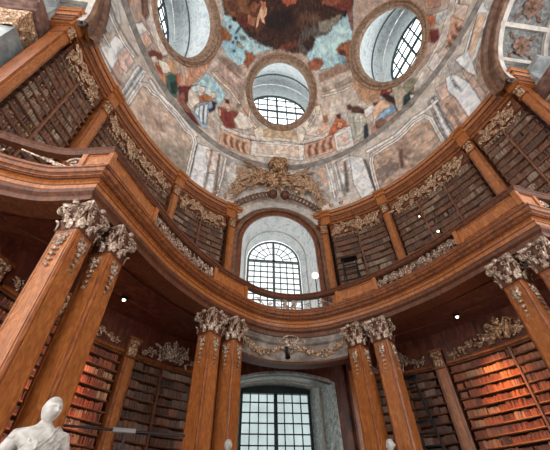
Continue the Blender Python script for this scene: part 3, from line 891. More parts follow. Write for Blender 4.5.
PAINT = []
PAINT = [
([(-1.128,2.35),(-0.998,3.40),(-0.855,4.15),(-0.745,5.30),(-0.613,5.18),(-0.359,5.79),(-0.303,6.22),(-0.029,6.47),(0.259,6.47),(0.378,5.72),(0.545,5.68),(0.703,5.55),(0.766,4.93),(0.889,3.72),(1.004,3.56),(1.111,3.33),(1.208,3.03),(1.268,3.41),(1.333,3.73),(1.402,4.00),(1.478,3.58),(1.564,3.67),(1.647,3.70),(1.629,4.37),(1.607,4.99),(1.581,5.55),(1.550,6.10),(1.511,6.65),(1.458,7.20),(1.381,7.76),(1.210,7.51),(1.068,7.20),(0.952,6.83),(0.857,6.43),(0.781,5.98),(0.720,5.51),(0.571,5.81),(0.404,6.03),(0.222,6.15),(0.033,6.16),(-0.153,6.05),(-0.329,5.84),(-0.488,5.52),(-0.629,5.13),(-0.703,5.52),(-0.789,5.88),(-0.890,6.18),(-1.004,6.43),(-1.130,6.61),(-1.263,6.73),(-1.316,6.07),(-1.359,5.36),(-1.400,4.56),(-1.439,3.58),(-1.479,2.30),(-1.425,2.26),(-1.371,2.18),(-1.315,2.06),(-1.226,2.25),(-1.128,2.35)],(160, 122, 100),0.6,0.2,1),
([(-0.588,5.26),(-0.348,5.66),(-0.301,5.09),(-0.267,4.48),(-0.240,3.83),(-0.435,3.19),(-0.511,3.57),(-0.593,3.89),(-0.706,4.37)],(176, 152, 134),0.7,0.15,0.6),
([(0.371,5.55),(0.547,5.57),(0.679,5.05),(0.677,4.41),(0.500,4.42),(0.500,3.81),(0.389,3.72),(0.342,4.53)],(188, 165, 146),0.8,0.12,0.5),
([(0.393,5.08),(0.660,5.06),(0.674,4.83),(0.405,4.85)],(140, 118, 98),0.7,0.06,0.6),
([(0.372,5.58),(0.659,5.65),(0.714,5.45),(0.675,5.25),(0.531,5.31),(0.381,5.30)],(140, 105, 85),0.8,0.06,0.6),
([(0.468,5.05),(0.507,5.07),(0.519,4.46),(0.467,3.87),(0.435,3.92),(0.449,4.50)],(206, 188, 172),0.7,0.05,0.3),
([(-0.607,5.12),(-0.368,5.06),(-0.331,4.78),(-0.371,4.41),(-0.500,4.61),(-0.649,4.67)],(168, 138, 126),0.9,0.06,0.6),
([(-0.544,5.16),(-0.413,5.12),(-0.386,5.03),(-0.556,5.05)],(120, 98, 84),0.8,0.04,0.5),
([(-0.494,5.07),(-0.369,4.92),(-0.370,4.77),(-0.501,4.90)],(196, 170, 158),0.7,0.04,0.5),
([(-0.400,4.93),(-0.338,4.91),(-0.354,4.00),(-0.385,3.85)],(130, 112, 92),0.7,0.04,0.4),
([(-1.054,6.90),(-0.898,6.62),(-0.766,6.25),(-0.687,5.71),(-0.596,5.42),(-0.459,5.41),(-0.354,5.72),(-0.298,6.16),(-0.040,6.59),(0.258,6.43),(0.331,5.89),(0.398,5.70),(0.521,5.65),(0.683,5.67),(0.779,5.93),(0.832,6.36),(0.919,6.79),(1.026,7.18),(1.160,7.53),(0.990,8.01),(0.731,8.41),(0.346,8.65),(-0.114,8.65),(-0.501,8.39),(-0.762,7.97),(-0.935,7.46)],(150, 188, 196),1,0.06,1),
([(-0.761,6.10),(-0.589,6.39),(-0.456,6.03),(-0.534,5.48),(-0.631,5.50)],(132, 176, 190),0.8,0.15,1.5),
([(0.424,6.55),(0.704,6.72),(0.805,6.66),(0.761,6.23),(0.537,6.15),(0.393,6.04)],(170, 204, 208),0.8,0.15,1.5),
([(-0.315,6.34),(-0.254,6.22),(-0.370,5.91),(-0.450,6.18)],(176, 206, 208),0.7,0.1,1),
([(0.683,5.89),(0.759,5.86),(0.714,5.45),(0.598,5.55),(0.600,5.83)],(104, 146, 160),0.8,0.08,1),
([(-1.151,6.92),(-0.961,6.73),(-0.791,6.41),(-0.681,6.61),(-0.594,6.56),(-0.484,6.51),(-0.416,6.43),(-0.302,6.46),(-0.171,6.44),(-0.036,6.49),(0.149,6.40),(0.255,6.34),(0.331,6.43),(0.397,6.71),(0.405,6.84),(0.543,6.73),(0.689,6.89),(0.857,6.92),(0.938,6.87),(1.098,7.26),(1.291,7.54),(1.144,8.10),(0.897,8.58),(0.459,8.92),(-0.148,8.94),(-0.619,8.62),(-0.888,8.12),(-1.047,7.54)],(78, 60, 52),1,0.07,1.6),
([(0.204,6.81),(0.380,6.86),(0.546,6.76),(0.709,6.93),(0.681,7.12),(0.470,7.11),(0.267,7.12),(0.150,6.69),(0.197,6.42),(0.293,6.38)],(104, 96, 92),0.9,0.12,1.5),
([(0.482,7.24),(0.816,7.02),(0.731,6.89),(0.553,6.82),(0.479,6.90)],(136, 128, 112),0.8,0.08,1.2),
([(0.118,7.71),(0.517,7.54),(0.516,7.27),(0.212,7.26),(-0.002,7.32)],(112, 84, 72),0.7,0.12,1.6),
([(-0.372,7.23),(-0.048,7.81),(0.221,7.64),(0.152,7.27),(-0.218,6.99)],(58, 46, 44),0.8,0.15,1.5),
([(-0.663,7.13),(-0.460,7.66),(-0.309,7.24),(-0.356,6.70),(-0.464,6.66),(-0.558,6.84)],(104, 70, 52),0.8,0.1,1.6),
([(-0.957,6.74),(-0.698,7.61),(-0.569,7.04),(-0.671,6.63),(-0.795,6.49)],(134, 90, 62),0.9,0.1,1.6),
([(-0.858,6.69),(-0.767,7.10),(-0.679,6.93),(-0.761,6.60)],(96, 66, 54),0.8,0.06,1.5),
([(-0.706,6.77),(-0.591,6.99),(-0.483,6.77),(-0.538,6.58),(-0.630,6.59)],(110, 64, 46),0.9,0.06,1.5),
([(-0.569,7.04),(-0.451,7.11),(-0.436,6.85),(-0.515,6.78)],(176, 110, 76),0.7,0.04,1.2),
([(-0.597,7.44),(-0.477,7.57),(-0.483,7.27),(-0.569,7.19)],(150, 88, 58),0.8,0.05,1.2),
([(-0.448,7.61),(-0.350,7.60),(-0.321,7.43),(-0.345,7.26),(-0.306,7.10),(-0.354,7.11),(-0.404,7.22),(-0.388,6.93),(-0.404,6.83),(-0.438,7.13),(-0.441,7.41)],(222, 162, 122),1,0.03,0.4),
([(-0.503,7.67),(-0.399,7.74),(-0.365,7.58),(-0.424,7.50)],(190, 110, 70),0.9,0.03,0.6),
([(-0.184,8.12),(0.197,8.20),(0.153,7.96),(-0.034,7.88)],(166, 84, 54),1,0.06,1.2),
([(-0.005,6.67),(0.151,6.82),(0.175,6.62),(0.051,6.49),(-0.073,6.48)],(120, 70, 54),0.7,0.06,1),
([(0.832,7.53),(1.045,7.24),(0.917,6.85),(0.849,7.10),(0.757,7.36)],(118, 66, 50),0.9,0.07,1.4),
([(0.749,7.96),(0.967,7.47),(0.793,7.37),(0.613,7.71)],(150, 84, 62),0.8,0.07,1.4),
([(0.842,7.00),(0.885,6.98),(0.846,6.87),(0.821,6.89)],(20, 26, 34),1,0.02,0.2),
([(-0.714,6.55),(-0.677,6.66),(-0.654,6.56),(-0.697,6.48)],(24, 40, 44),1,0.03,0.6),
([(-0.693,6.25),(-0.673,6.31),(-0.662,6.26),(-0.681,6.20)],(42, 70, 80),1,0.02,0.3),
([(-0.587,6.13),(-0.566,6.18),(-0.557,6.13),(-0.576,6.07)],(42, 70, 80),1,0.02,0.3),
([(-0.547,6.04),(-0.526,6.09),(-0.517,6.04),(-0.538,5.98)],(42, 70, 80),1,0.02,0.3),
([(-0.554,5.73),(-0.534,5.78),(-0.526,5.72),(-0.545,5.67)],(42, 70, 80),1,0.02,0.3),
([(-0.509,6.32),(-0.487,6.36),(-0.477,6.31),(-0.499,6.26)],(42, 70, 80),1,0.02,0.3),
([(-0.597,5.95),(-0.577,6.00),(-0.568,5.95),(-0.588,5.89)],(42, 70, 80),1,0.02,0.3),
([(-0.599,6.44),(-0.574,6.54),(-0.580,6.34),(-0.599,6.21)],(60, 70, 74),0.9,0.02,0.3),
([(-0.542,6.28),(-0.488,6.36),(-0.486,6.26),(-0.530,6.20)],(110, 104, 90),0.9,0.02,0.4),
([(-0.537,6.07),(-0.469,6.04),(-0.472,5.96),(-0.525,5.98)],(150, 120, 100),0.9,0.02,0.4),
([(-0.767,5.99),(-0.690,6.10),(-0.618,6.08),(-0.623,5.87),(-0.679,5.74),(-0.675,5.48),(-0.718,5.44)],(150, 92, 54),1,0.04,0.8),
([(-0.436,5.96),(-0.358,6.03),(-0.303,5.94),(-0.334,5.76),(-0.358,5.51),(-0.421,5.60),(-0.407,5.80)],(152, 88, 56),1,0.04,0.8),
([(0.606,6.14),(0.685,6.21),(0.758,6.13),(0.799,5.99),(0.724,5.35),(0.671,5.55),(0.680,5.75),(0.621,5.94)],(152, 92, 62),1,0.04,0.8),
([(0.633,6.06),(0.686,5.92),(0.680,5.75),(0.630,5.92)],(98, 60, 44),0.9,0.03,0.5),
([(0.281,6.02),(0.364,6.14),(0.437,6.03),(0.449,5.85),(0.378,5.72),(0.296,5.78)],(148, 88, 62),1,0.04,0.8),
([(0.892,7.08),(0.938,6.87),(0.841,6.34),(0.823,6.39)],(120, 62, 46),0.9,0.04,0.6),
([(-0.626,5.29),(-0.498,5.35),(-0.409,5.34),(-0.418,5.18),(-0.544,5.16),(-0.652,5.13)],(140, 108, 92),0.9,0.05,0.6),
([(-0.704,4.34),(-0.637,4.40),(-0.494,4.26),(-0.534,3.66),(-0.591,3.86),(-0.665,3.81),(-0.743,3.66)],(150, 184, 190),1,0.04,0.5),
([(-0.916,3.67),(-0.827,4.30),(-0.779,5.20),(-0.704,5.18),(-0.691,4.67),(-0.742,4.05),(-0.782,3.50),(-0.830,3.02),(-0.874,3.11)],(190, 132, 100),1,0.06,0.8),
([(-0.807,4.32),(-0.764,4.93),(-0.724,4.78),(-0.766,4.10)],(206, 150, 118),0.8,0.06,0.8),
([(-0.906,3.56),(-0.871,3.88),(-0.833,3.66),(-0.843,3.23)],(176, 160, 140),0.8,0.05,0.8),
([(-0.876,2.81),(-0.778,3.43),(-0.769,2.94),(-0.790,2.52),(-0.714,2.41),(-0.655,2.26),(-0.719,2.10),(-0.833,2.23)],(104, 54, 44),1,0.04,0.6),
([(-0.874,2.33),(-0.823,2.89),(-0.790,2.52),(-0.731,2.40),(-0.778,2.21),(-0.850,2.21)],(140, 92, 76),0.9,0.05,0.6),
([(-1.318,3.21),(-1.293,3.64),(-1.217,3.41),(-1.123,3.33),(-1.013,3.32),(-1.037,3.00),(-1.139,2.93),(-1.237,2.99)],(196, 184, 172),0.95,0.03,0.2),
([(-0.492,3.04),(-0.243,3.19),(-0.223,3.06),(-0.359,2.99),(-0.494,2.82)],(196, 184, 172),0.95,0.03,0.2),
([(-0.244,3.23),(0.020,3.23),(0.021,3.07),(-0.232,3.04)],(196, 184, 172),0.95,0.03,0.2),
([(0.020,3.23),(0.228,3.28),(0.227,3.12),(0.021,3.07)],(196, 184, 172),0.95,0.03,0.2),
([(0.211,3.29),(0.459,3.40),(0.590,3.43),(0.601,3.22),(0.456,3.19),(0.219,3.08)],(196, 184, 172),0.95,0.03,0.2),
([(1.010,3.13),(1.165,3.09),(1.250,3.07),(1.331,2.99),(1.404,3.29),(1.480,3.53),(1.503,3.44),(1.410,2.98),(1.335,2.67),(1.263,2.73),(1.189,2.75),(1.036,2.73)],(196, 184, 172),0.95,0.03,0.2),
([(-0.495,2.86),(-0.241,3.07),(0.012,3.10),(0.227,3.16),(0.456,3.23),(0.602,3.26),(0.600,3.18),(0.455,3.15),(0.227,3.08),(0.013,3.02),(-0.239,2.99),(-0.493,2.78)],(96, 84, 78),0.85,0.03,0.1),
([(1.499,3.53),(1.505,3.40),(1.412,2.93),(1.338,2.62),(1.265,2.65),(1.189,2.63),(1.040,2.65),(1.030,2.78),(1.189,2.75),(1.264,2.75),(1.337,2.70),(1.416,3.03)],(96, 84, 78),0.85,0.03,0.1),
([(-1.134,2.16),(-1.117,2.49),(-1.056,2.97),(-1.033,2.94),(-1.047,2.69),(-1.093,2.43),(-1.110,2.11),(-1.102,1.86)],(112, 66, 52),1,0.03,0.4),
([(-1.107,2.20),(-1.080,2.56),(-1.056,2.49),(-1.075,2.17)],(216, 186, 166),1,0.03,0.3),
([(-1.085,2.06),(-1.041,2.58),(-0.977,2.50),(-0.933,2.06),(-1.000,1.97),(-1.050,1.90)],(196, 132, 90),1,0.04,0.5),
([(-1.053,2.62),(-1.011,2.92),(-0.971,3.07),(-0.951,2.93),(-0.996,2.48),(-1.031,2.41)],(220, 196, 176),1,0.03,0.4),
([(-1.060,2.23),(-1.027,2.51),(-1.001,2.39),(-1.035,2.16)],(150, 68, 40),0.9,0.03,0.5),
([(-1.029,3.02),(-0.960,3.45),(-0.915,3.40),(-0.905,2.99),(-0.951,2.93),(-0.988,3.02)],(186, 142, 96),0.9,0.04,0.6),
([(-0.977,2.50),(-0.949,2.90),(-0.897,3.15),(-0.866,2.79),(-0.871,2.25),(-0.917,2.09),(-0.958,2.15)],(72, 96, 86),1,0.04,0.5),
([(-0.936,2.44),(-0.897,2.85),(-0.878,2.40),(-0.908,2.26)],(46, 66, 62),0.9,0.03,0.5),
([(-1.010,2.09),(-0.974,2.11),(-0.933,2.06),(-0.944,1.97),(-0.995,1.92)],(200, 160, 150),0.9,0.03,0.4),
([(-0.910,3.05),(-0.888,3.31),(-0.862,2.91),(-0.873,2.74)],(170, 90, 60),0.9,0.03,0.4),
([(-0.791,3.17),(-0.763,3.51),(-0.719,3.74),(-0.680,3.74),(-0.674,3.47),(-0.707,3.00),(-0.739,2.64),(-0.778,2.70)],(206, 188, 166),1,0.04,0.5),
([(-0.781,3.33),(-0.736,3.70),(-0.654,3.94),(-0.595,3.93),(-0.622,3.74),(-0.710,3.60),(-0.751,3.31)],(184, 200, 200),0.9,0.04,0.4),
([(-0.717,3.70),(-0.686,3.84),(-0.671,3.75),(-0.689,3.57),(-0.708,3.57)],(226, 190, 170),1,0.02,0.2),
([(-0.620,3.87),(-0.589,3.99),(-0.573,3.88),(-0.603,3.73)],(226, 184, 160),1,0.02,0.2),
([(-0.706,3.36),(-0.640,3.71),(-0.601,3.70),(-0.627,3.47),(-0.690,3.22)],(168, 98, 50),1,0.03,0.4),
([(-0.700,3.04),(-0.642,3.40),(-0.572,3.68),(-0.570,3.44),(-0.609,3.07),(-0.599,2.44),(-0.639,2.29),(-0.696,2.42),(-0.726,2.53)],(136, 154, 168),1,0.04,0.4),
([(-0.681,3.04),(-0.660,3.19),(-0.645,2.49),(-0.663,2.50)],(206, 214, 216),0.9,0.02,0.3),
([(-0.645,3.26),(-0.624,3.40),(-0.611,2.56),(-0.629,2.57)],(196, 204, 208),0.9,0.02,0.3),
([(-0.708,2.81),(-0.687,2.97),(-0.683,2.58),(-0.710,2.57)],(196, 206, 210),0.9,0.02,0.3),
([(-0.659,3.15),(-0.647,3.21),(-0.625,2.41),(-0.639,2.43)],(80, 94, 110),0.8,0.02,0.3),
([(-0.598,3.63),(-0.562,3.68),(-0.561,3.43),(-0.594,3.13),(-0.614,3.18),(-0.580,3.45)],(48, 58, 76),1,0.02,0.3),
([(-0.497,4.05),(-0.462,4.12),(-0.455,3.98),(-0.482,3.94)],(84, 56, 48),1,0.02,0.2),
([(-0.490,3.92),(-0.455,3.98),(-0.441,3.86),(-0.472,3.73)],(206, 150, 120),1,0.02,0.2),
([(-0.540,3.59),(-0.490,3.72),(-0.451,3.67),(-0.421,3.84),(-0.367,3.85),(-0.301,4.03),(-0.314,3.89),(-0.370,3.69),(-0.402,3.57),(-0.366,3.25),(-0.447,3.02),(-0.488,3.19),(-0.508,3.25)],(134, 70, 52),1,0.03,0.4),
([(-0.484,3.57),(-0.442,3.66),(-0.401,3.24),(-0.434,3.15)],(116, 46, 36),0.9,0.03,0.4),
([(-0.530,3.59),(-0.511,3.57),(-0.501,3.31),(-0.520,3.33)],(196, 140, 112),0.9,0.02,0.2),
([(-0.392,3.51),(-0.352,3.93),(-0.260,3.88),(-0.218,3.64),(-0.281,3.36),(-0.350,3.29)],(214, 194, 176),1,0.05,0.6),
([(-0.357,4.07),(-0.308,4.24),(-0.264,4.02),(-0.313,3.86)],(190, 150, 124),0.8,0.04,0.6),
([(-0.349,4.74),(-0.292,4.77),(-0.249,4.12),(-0.306,4.17)],(196, 168, 142),0.8,0.05,0.5),
([(0.196,4.16),(0.288,4.54),(0.359,4.47),(0.383,3.85),(0.360,3.31),(0.228,3.53),(0.178,3.79)],(206, 184, 166),1,0.06,0.7),
([(0.250,4.35),(0.318,4.15),(0.297,3.71),(0.246,3.83)],(150, 140, 128),0.8,0.05,0.8),
([(0.324,4.51),(0.360,4.51),(0.345,4.20),(0.319,4.22)],(218, 190, 160),0.9,0.03,0.3),
([(0.378,4.08),(0.412,4.07),(0.416,3.84),(0.382,3.81)],(150, 98, 70),1,0.02,0.3),
([(0.365,3.83),(0.416,3.80),(0.428,3.53),(0.360,3.35),(0.312,3.50)],(206, 160, 130),1,0.04,0.4),
([(0.486,3.95),(0.520,3.92),(0.524,3.76),(0.499,3.77)],(92, 60, 50),1,0.02,0.2),
([(0.484,3.84),(0.531,3.70),(0.565,3.41),(0.608,3.16),(0.552,3.18),(0.490,3.33),(0.439,3.14),(0.399,3.17),(0.436,3.52)],(178, 96, 60),1,0.03,0.4),
([(0.496,3.65),(0.534,3.48),(0.515,3.36),(0.485,3.47)],(224, 150, 90),0.9,0.03,0.3),
([(0.547,3.33),(0.601,3.22),(0.596,2.97),(0.502,3.09),(0.471,3.12),(0.490,3.29)],(216, 206, 192),0.9,0.03,0.3),
([(0.585,4.10),(0.611,4.11),(0.623,3.96),(0.603,3.89),(0.581,3.99)],(110, 68, 54),1,0.02,0.2),
([(0.615,3.98),(0.670,3.87),(0.723,3.52),(0.696,3.44),(0.615,3.74)],(92, 66, 58),1,0.03,0.3),
([(0.584,3.82),(0.616,3.77),(0.689,3.47),(0.710,3.13),(0.698,2.62),(0.648,2.38),(0.591,2.72),(0.588,3.35)],(166, 160, 144),1,0.04,0.4),
([(0.612,3.62),(0.627,3.58),(0.631,2.77),(0.615,2.73)],(124, 120, 108),0.8,0.02,0.3),
([(0.672,3.44),(0.686,3.39),(0.671,2.82),(0.653,2.69)],(196, 192, 176),0.8,0.02,0.3),
([(0.689,2.93),(0.713,2.94),(0.715,2.35),(0.677,2.32)],(60, 66, 74),1,0.02,0.3),
([(0.709,3.57),(0.758,3.57),(0.817,3.42),(0.794,3.24),(0.746,3.26),(0.713,3.21)],(216, 196, 182),1,0.04,0.4),
([(0.784,3.60),(0.820,3.49),(0.807,3.37),(0.786,3.46)],(100, 64, 54),1,0.02,0.2),
([(0.793,3.43),(0.844,3.48),(0.888,3.21),(0.892,2.95),(0.841,3.03),(0.799,2.94),(0.766,2.90),(0.770,3.25)],(208, 158, 124),1,0.04,0.4),
([(0.781,2.88),(0.847,2.99),(0.919,2.85),(0.938,2.52),(0.887,2.58),(0.814,2.68),(0.783,2.68)],(112, 152, 186),1,0.03,0.3),
([(0.815,2.96),(0.887,2.83),(0.891,2.71),(0.817,2.81)],(160, 190, 210),0.8,0.02,0.3),
([(0.827,2.61),(0.893,2.54),(0.936,2.48),(0.942,2.24),(0.922,2.11),(0.865,2.15),(0.832,2.24)],(204, 152, 128),1,0.04,0.4),
([(0.771,2.79),(0.816,2.76),(0.852,2.42),(0.850,2.14),(0.815,2.18),(0.771,2.49)],(122, 88, 70),1,0.03,0.3),
([(0.748,2.79),(0.773,2.58),(0.778,2.17),(0.736,2.26)],(172, 112, 84),0.9,0.04,0.4),
([(0.841,4.06),(0.895,3.96),(0.938,3.70),(0.930,3.41),(0.884,3.47),(0.846,3.69)],(134, 56, 36),1,0.03,0.4),
([(0.904,3.83),(0.936,3.67),(0.926,3.49),(0.898,3.58)],(206, 140, 90),0.9,0.03,0.3),
([(0.853,3.66),(0.901,3.48),(0.943,3.05),(0.963,2.41),(0.939,2.16),(0.920,2.89),(0.877,3.32)],(72, 46, 42),1,0.03,0.4),
([(0.938,3.56),(0.979,3.42),(1.010,3.13),(1.023,2.78),(0.994,2.82),(0.976,2.53),(0.942,2.24),(0.930,2.73),(0.935,3.20)],(170, 152, 130),1,0.04,0.4),
([(1.023,3.34),(1.076,3.17),(1.110,2.85),(1.112,2.44),(1.073,2.38),(1.027,2.70),(1.010,3.13)],(128, 122, 102),1,0.03,0.3),
([(0.994,2.82),(1.036,2.73),(1.063,2.19),(1.022,2.09),(0.983,2.17),(0.976,2.53)],(58, 72, 68),1,0.04,0.5),
([(1.033,2.65),(1.053,2.44),(1.046,2.28),(1.030,2.40)],(206, 206, 196),0.9,0.02,0.3),
([(0.682,5.08),(0.779,4.97),(0.823,4.18),(0.873,3.88),(0.823,3.57),(0.747,3.70),(0.698,4.11),(0.664,4.67)],(176, 130, 96),1,0.07,0.9),
([(0.714,5.45),(0.771,4.99),(0.792,4.53),(0.723,4.59),(0.677,5.02)],(182, 140, 108),0.8,0.08,0.8),
([(1.324,4.49),(1.350,4.29),(1.356,3.95),(1.329,3.89),(1.310,4.15)],(178, 96, 52),1,0.03,0.4),
([(1.302,4.23),(1.317,4.07),(1.264,3.65),(1.260,3.93)],(176, 130, 104),0.9,0.03,0.4),
([(1.296,3.92),(1.330,3.61),(1.306,3.31),(1.269,3.36),(1.260,3.69)],(112, 48, 42),1,0.03,0.4),
([(1.274,4.03),(1.283,3.82),(1.262,3.55),(1.252,3.77)],(166, 84, 40),0.9,0.03,0.4),
([(1.374,4.07),(1.429,3.68),(1.395,3.50),(1.353,3.66),(1.342,3.92)],(176, 176, 168),0.9,0.04,0.5),
([(1.411,5.01),(1.471,4.37),(1.416,4.09),(1.363,4.59)],(164, 120, 98),0.9,0.08,0.8),
([(1.059,2.56),(1.098,2.45),(1.166,2.62),(1.246,2.81),(1.325,2.93),(1.404,3.22),(1.516,3.75),(1.507,3.92),(1.392,3.55),(1.290,3.24),(1.160,3.02),(1.070,2.80)],(196, 180, 166),0.9,0.04,0.3),
([(-1.306,3.13),(-1.280,3.57),(-1.225,3.29),(-1.221,2.96),(-1.256,2.84)],(104, 68, 54),0.9,0.04,0.5),
([(-1.266,3.64),(-1.210,3.63),(-1.113,3.44),(-1.139,3.26),(-1.209,3.25)],(196, 180, 166),0.8,0.04,0.3),
([(-1.370,1.97),(-1.350,2.44),(-1.329,2.08),(-1.328,1.81),(-1.344,1.78)],(130, 70, 48),0.9,0.04,0.5),
([(-0.478,2.88),(-0.240,3.03),(-0.239,2.42),(-0.488,2.16)],(196, 152, 120),0.95,0.03,0.2),
([(-0.449,2.75),(-0.430,2.77),(-0.437,2.57),(-0.419,2.36),(-0.441,2.33),(-0.456,2.50)],(122, 76, 56),0.9,0.02,0.1),
([(-0.398,2.78),(-0.379,2.79),(-0.386,2.59),(-0.368,2.37),(-0.390,2.36),(-0.405,2.54)],(122, 76, 56),0.9,0.02,0.1),
([(-0.347,2.79),(-0.328,2.80),(-0.335,2.60),(-0.318,2.38),(-0.339,2.36),(-0.354,2.55)],(122, 76, 56),0.9,0.02,0.1),
([(-0.296,2.83),(-0.277,2.83),(-0.284,2.63),(-0.268,2.40),(-0.289,2.40),(-0.304,2.59)],(122, 76, 56),0.9,0.02,0.1),
([(0.211,3.09),(0.456,3.23),(0.464,2.51),(0.227,2.51)],(196, 148, 120),0.95,0.03,0.2),
([(0.252,3.01),(0.270,3.04),(0.259,2.84),(0.272,2.56),(0.251,2.53),(0.240,2.81)],(122, 72, 54),0.9,0.02,0.1),
([(0.309,3.04),(0.326,3.06),(0.316,2.86),(0.327,2.58),(0.307,2.56),(0.296,2.84)],(122, 72, 54),0.9,0.02,0.1),
([(0.366,3.09),(0.384,3.11),(0.372,2.91),(0.383,2.62),(0.362,2.61),(0.353,2.90)],(122, 72, 54),0.9,0.02,0.1),
([(0.423,3.13),(0.440,3.13),(0.428,2.94),(0.439,2.65),(0.418,2.65),(0.409,2.94)],(122, 72, 54),0.9,0.02,0.1),
([(-0.223,3.02),(-0.078,3.15),(0.068,3.18),(0.211,3.09),(0.203,2.43),(0.062,2.54),(-0.080,2.54),(-0.222,2.40)],(204, 190, 176),0.95,0.03,0.2),
([(-0.172,3.01),(-0.004,3.10),(0.162,3.03),(0.162,2.59),(-0.005,2.69),(-0.175,2.62)],(196, 172, 152),0.95,0.03,0.2),
([(0.456,3.23),(0.586,3.27),(0.601,2.31),(0.471,2.44)],(212, 200, 190),0.95,0.03,0.2),
([(0.478,3.06),(0.558,3.08),(0.566,2.56),(0.488,2.59)],(206, 170, 150),0.95,0.03,0.2),
([(-1.273,1.74),(-1.235,2.62),(-1.165,2.85),(-1.176,1.98),(-1.216,1.76)],(212, 202, 196),0.95,0.03,0.2),
([(-1.210,2.10),(-1.185,2.70),(-1.134,2.74),(-1.153,2.15)],(200, 158, 136),0.95,0.03,0.2),
([(1.417,3.33),(1.444,2.69),(1.387,2.43),(1.331,2.16),(1.315,2.81)],(196, 142, 110),0.95,0.03,0.2),
([(1.401,2.97),(1.398,2.79),(1.402,2.56),(1.391,2.52),(1.387,2.74)],(100, 62, 50),0.9,0.02,0.2),
([(1.365,2.94),(1.363,2.74),(1.368,2.52),(1.357,2.47),(1.352,2.70)],(100, 62, 50),0.9,0.02,0.2),
([(1.333,2.84),(1.332,2.63),(1.338,2.41),(1.327,2.36),(1.321,2.58)],(100, 62, 50),0.9,0.02,0.2),
([(1.410,2.66),(1.408,2.46),(1.411,2.25),(1.400,2.21),(1.397,2.42)],(100, 62, 50),0.9,0.02,0.2),
([(1.371,2.55),(1.369,2.35),(1.373,2.15),(1.362,2.11),(1.359,2.31)],(100, 62, 50),0.9,0.02,0.2),
([(1.469,3.39),(1.489,2.82),(1.438,2.63),(1.422,3.23)],(206, 176, 158),0.95,0.03,0.2),
([(1.254,3.02),(1.275,2.26),(1.213,2.01),(1.184,2.92)],(212, 196, 188),0.95,0.03,0.2),
([(1.302,2.84),(1.305,2.26),(1.268,2.35),(1.257,2.86)],(200, 170, 150),0.95,0.03,0.2),
([(-0.190,3.11),(-0.214,3.48),(-0.151,3.81),(0.012,4.09),(0.178,3.91),(0.229,3.61),(0.195,3.18),(0.011,3.31)],(206, 186, 166),0.95,0.03,0.2),
([(-0.134,3.35),(-0.130,3.60),(0.014,3.86),(0.144,3.68),(0.153,3.36),(0.010,3.43)],(182, 152, 114),0.95,0.03,0.2),
([(-0.032,4.07),(0.056,4.10),(0.057,3.88),(-0.030,3.88)],(178, 128, 92),0.95,0.03,0.2),
([(-1.073,0.10),(-1.074,1.11),(-1.037,1.35),(-1.001,1.41),(-0.918,1.69),(-0.857,1.68),(-0.762,1.57),(-0.679,1.58),(-0.655,1.35),(-0.639,0.04),(-0.789,0.00),(-0.879,0.00),(-0.966,0.00)],(180, 154, 134),1,0.04,0.4),
([(-0.897,0.00),(-0.834,0.53),(-0.758,0.76),(-0.670,1.09),(-0.637,0.01),(-0.768,0.00)],(134, 122, 106),0.8,0.12,1.5),
([(-1.035,0.41),(-0.983,1.03),(-0.908,0.90),(-0.923,0.30),(-0.975,0.22)],(160, 132, 112),0.7,0.1,2),
([(-0.931,0.80),(-0.875,1.07),(-0.841,0.85),(-0.895,0.53)],(146, 116, 98),0.7,0.06,2),
([(0.684,1.20),(0.693,1.61),(0.789,1.56),(0.879,1.46),(0.999,1.52),(1.048,1.41),(1.060,1.12),(1.059,0.12),(0.964,0.11),(0.863,0.04),(0.768,0.05),(0.668,0.01)],(172, 142, 120),1,0.04,0.4),
([(0.695,0.89),(0.775,0.90),(0.820,0.77),(0.823,0.39),(0.768,0.29),(0.692,0.27)],(112, 98, 92),0.8,0.06,2),
([(0.840,1.49),(0.903,1.42),(0.934,0.96),(0.903,0.68),(0.846,1.00)],(138, 108, 96),0.6,0.06,3),
([(0.856,1.05),(0.870,0.97),(0.842,0.29),(0.828,0.36)],(96, 70, 64),0.9,0.02,0.6),
([(0.840,1.31),(0.899,0.42),(0.882,0.34),(0.841,1.12)],(118, 90, 82),0.7,0.03,1.5),
([(0.877,0.46),(0.995,0.26),(1.018,0.10),(0.878,0.09)],(140, 122, 106),0.7,0.06,1),
([(-1.120,0.00),(-1.123,0.67),(-1.131,1.40),(-1.087,1.60),(-1.072,0.87),(-1.065,0.09)],(214, 210, 206),1,0.03,0.2),
([(-1.110,0.03),(-1.110,0.77),(-1.116,1.48),(-1.110,1.50),(-1.101,0.80),(-1.098,0.07)],(96, 92, 90),0.9,0.015,0.1),
([(-1.092,0.14),(-1.090,0.85),(-1.094,1.52),(-1.088,1.54),(-1.083,0.86),(-1.084,0.13)],(120, 114, 110),0.8,0.015,0.1),
([(-1.250,0.00),(-1.314,0.19),(-1.288,0.92),(-1.249,1.23),(-1.222,1.18),(-1.195,0.21),(-1.211,0.00)],(208, 208, 206),1,0.04,0.4),
([(-1.305,0.23),(-1.313,0.97),(-1.280,1.20),(-1.277,0.49),(-1.286,0.21)],(172, 156, 138),1,0.03,0.4),
([(-1.304,0.12),(-1.319,1.00),(-1.311,1.01),(-1.296,0.17)],(96, 90, 82),0.9,0.015,0.2),
([(-1.195,0.21),(-1.202,0.66),(-1.174,0.84),(-1.157,0.41),(-1.130,0.44),(-1.118,0.00)],(176, 142, 124),1,0.03,0.4),
([(-1.217,0.78),(-1.223,1.29),(-1.155,1.32),(-1.153,0.79),(-1.186,0.67)],(196, 162, 146),1,0.03,0.3),
([(-1.436,0.35),(-1.416,0.92),(-1.340,0.69),(-1.318,0.22),(-1.366,0.12)],(118, 106, 98),1,0.06,1.5),
([(-1.416,0.92),(-1.390,1.63),(-1.298,1.40),(-1.293,0.84),(-1.340,0.69)],(176, 172, 166),1,0.06,1.5),
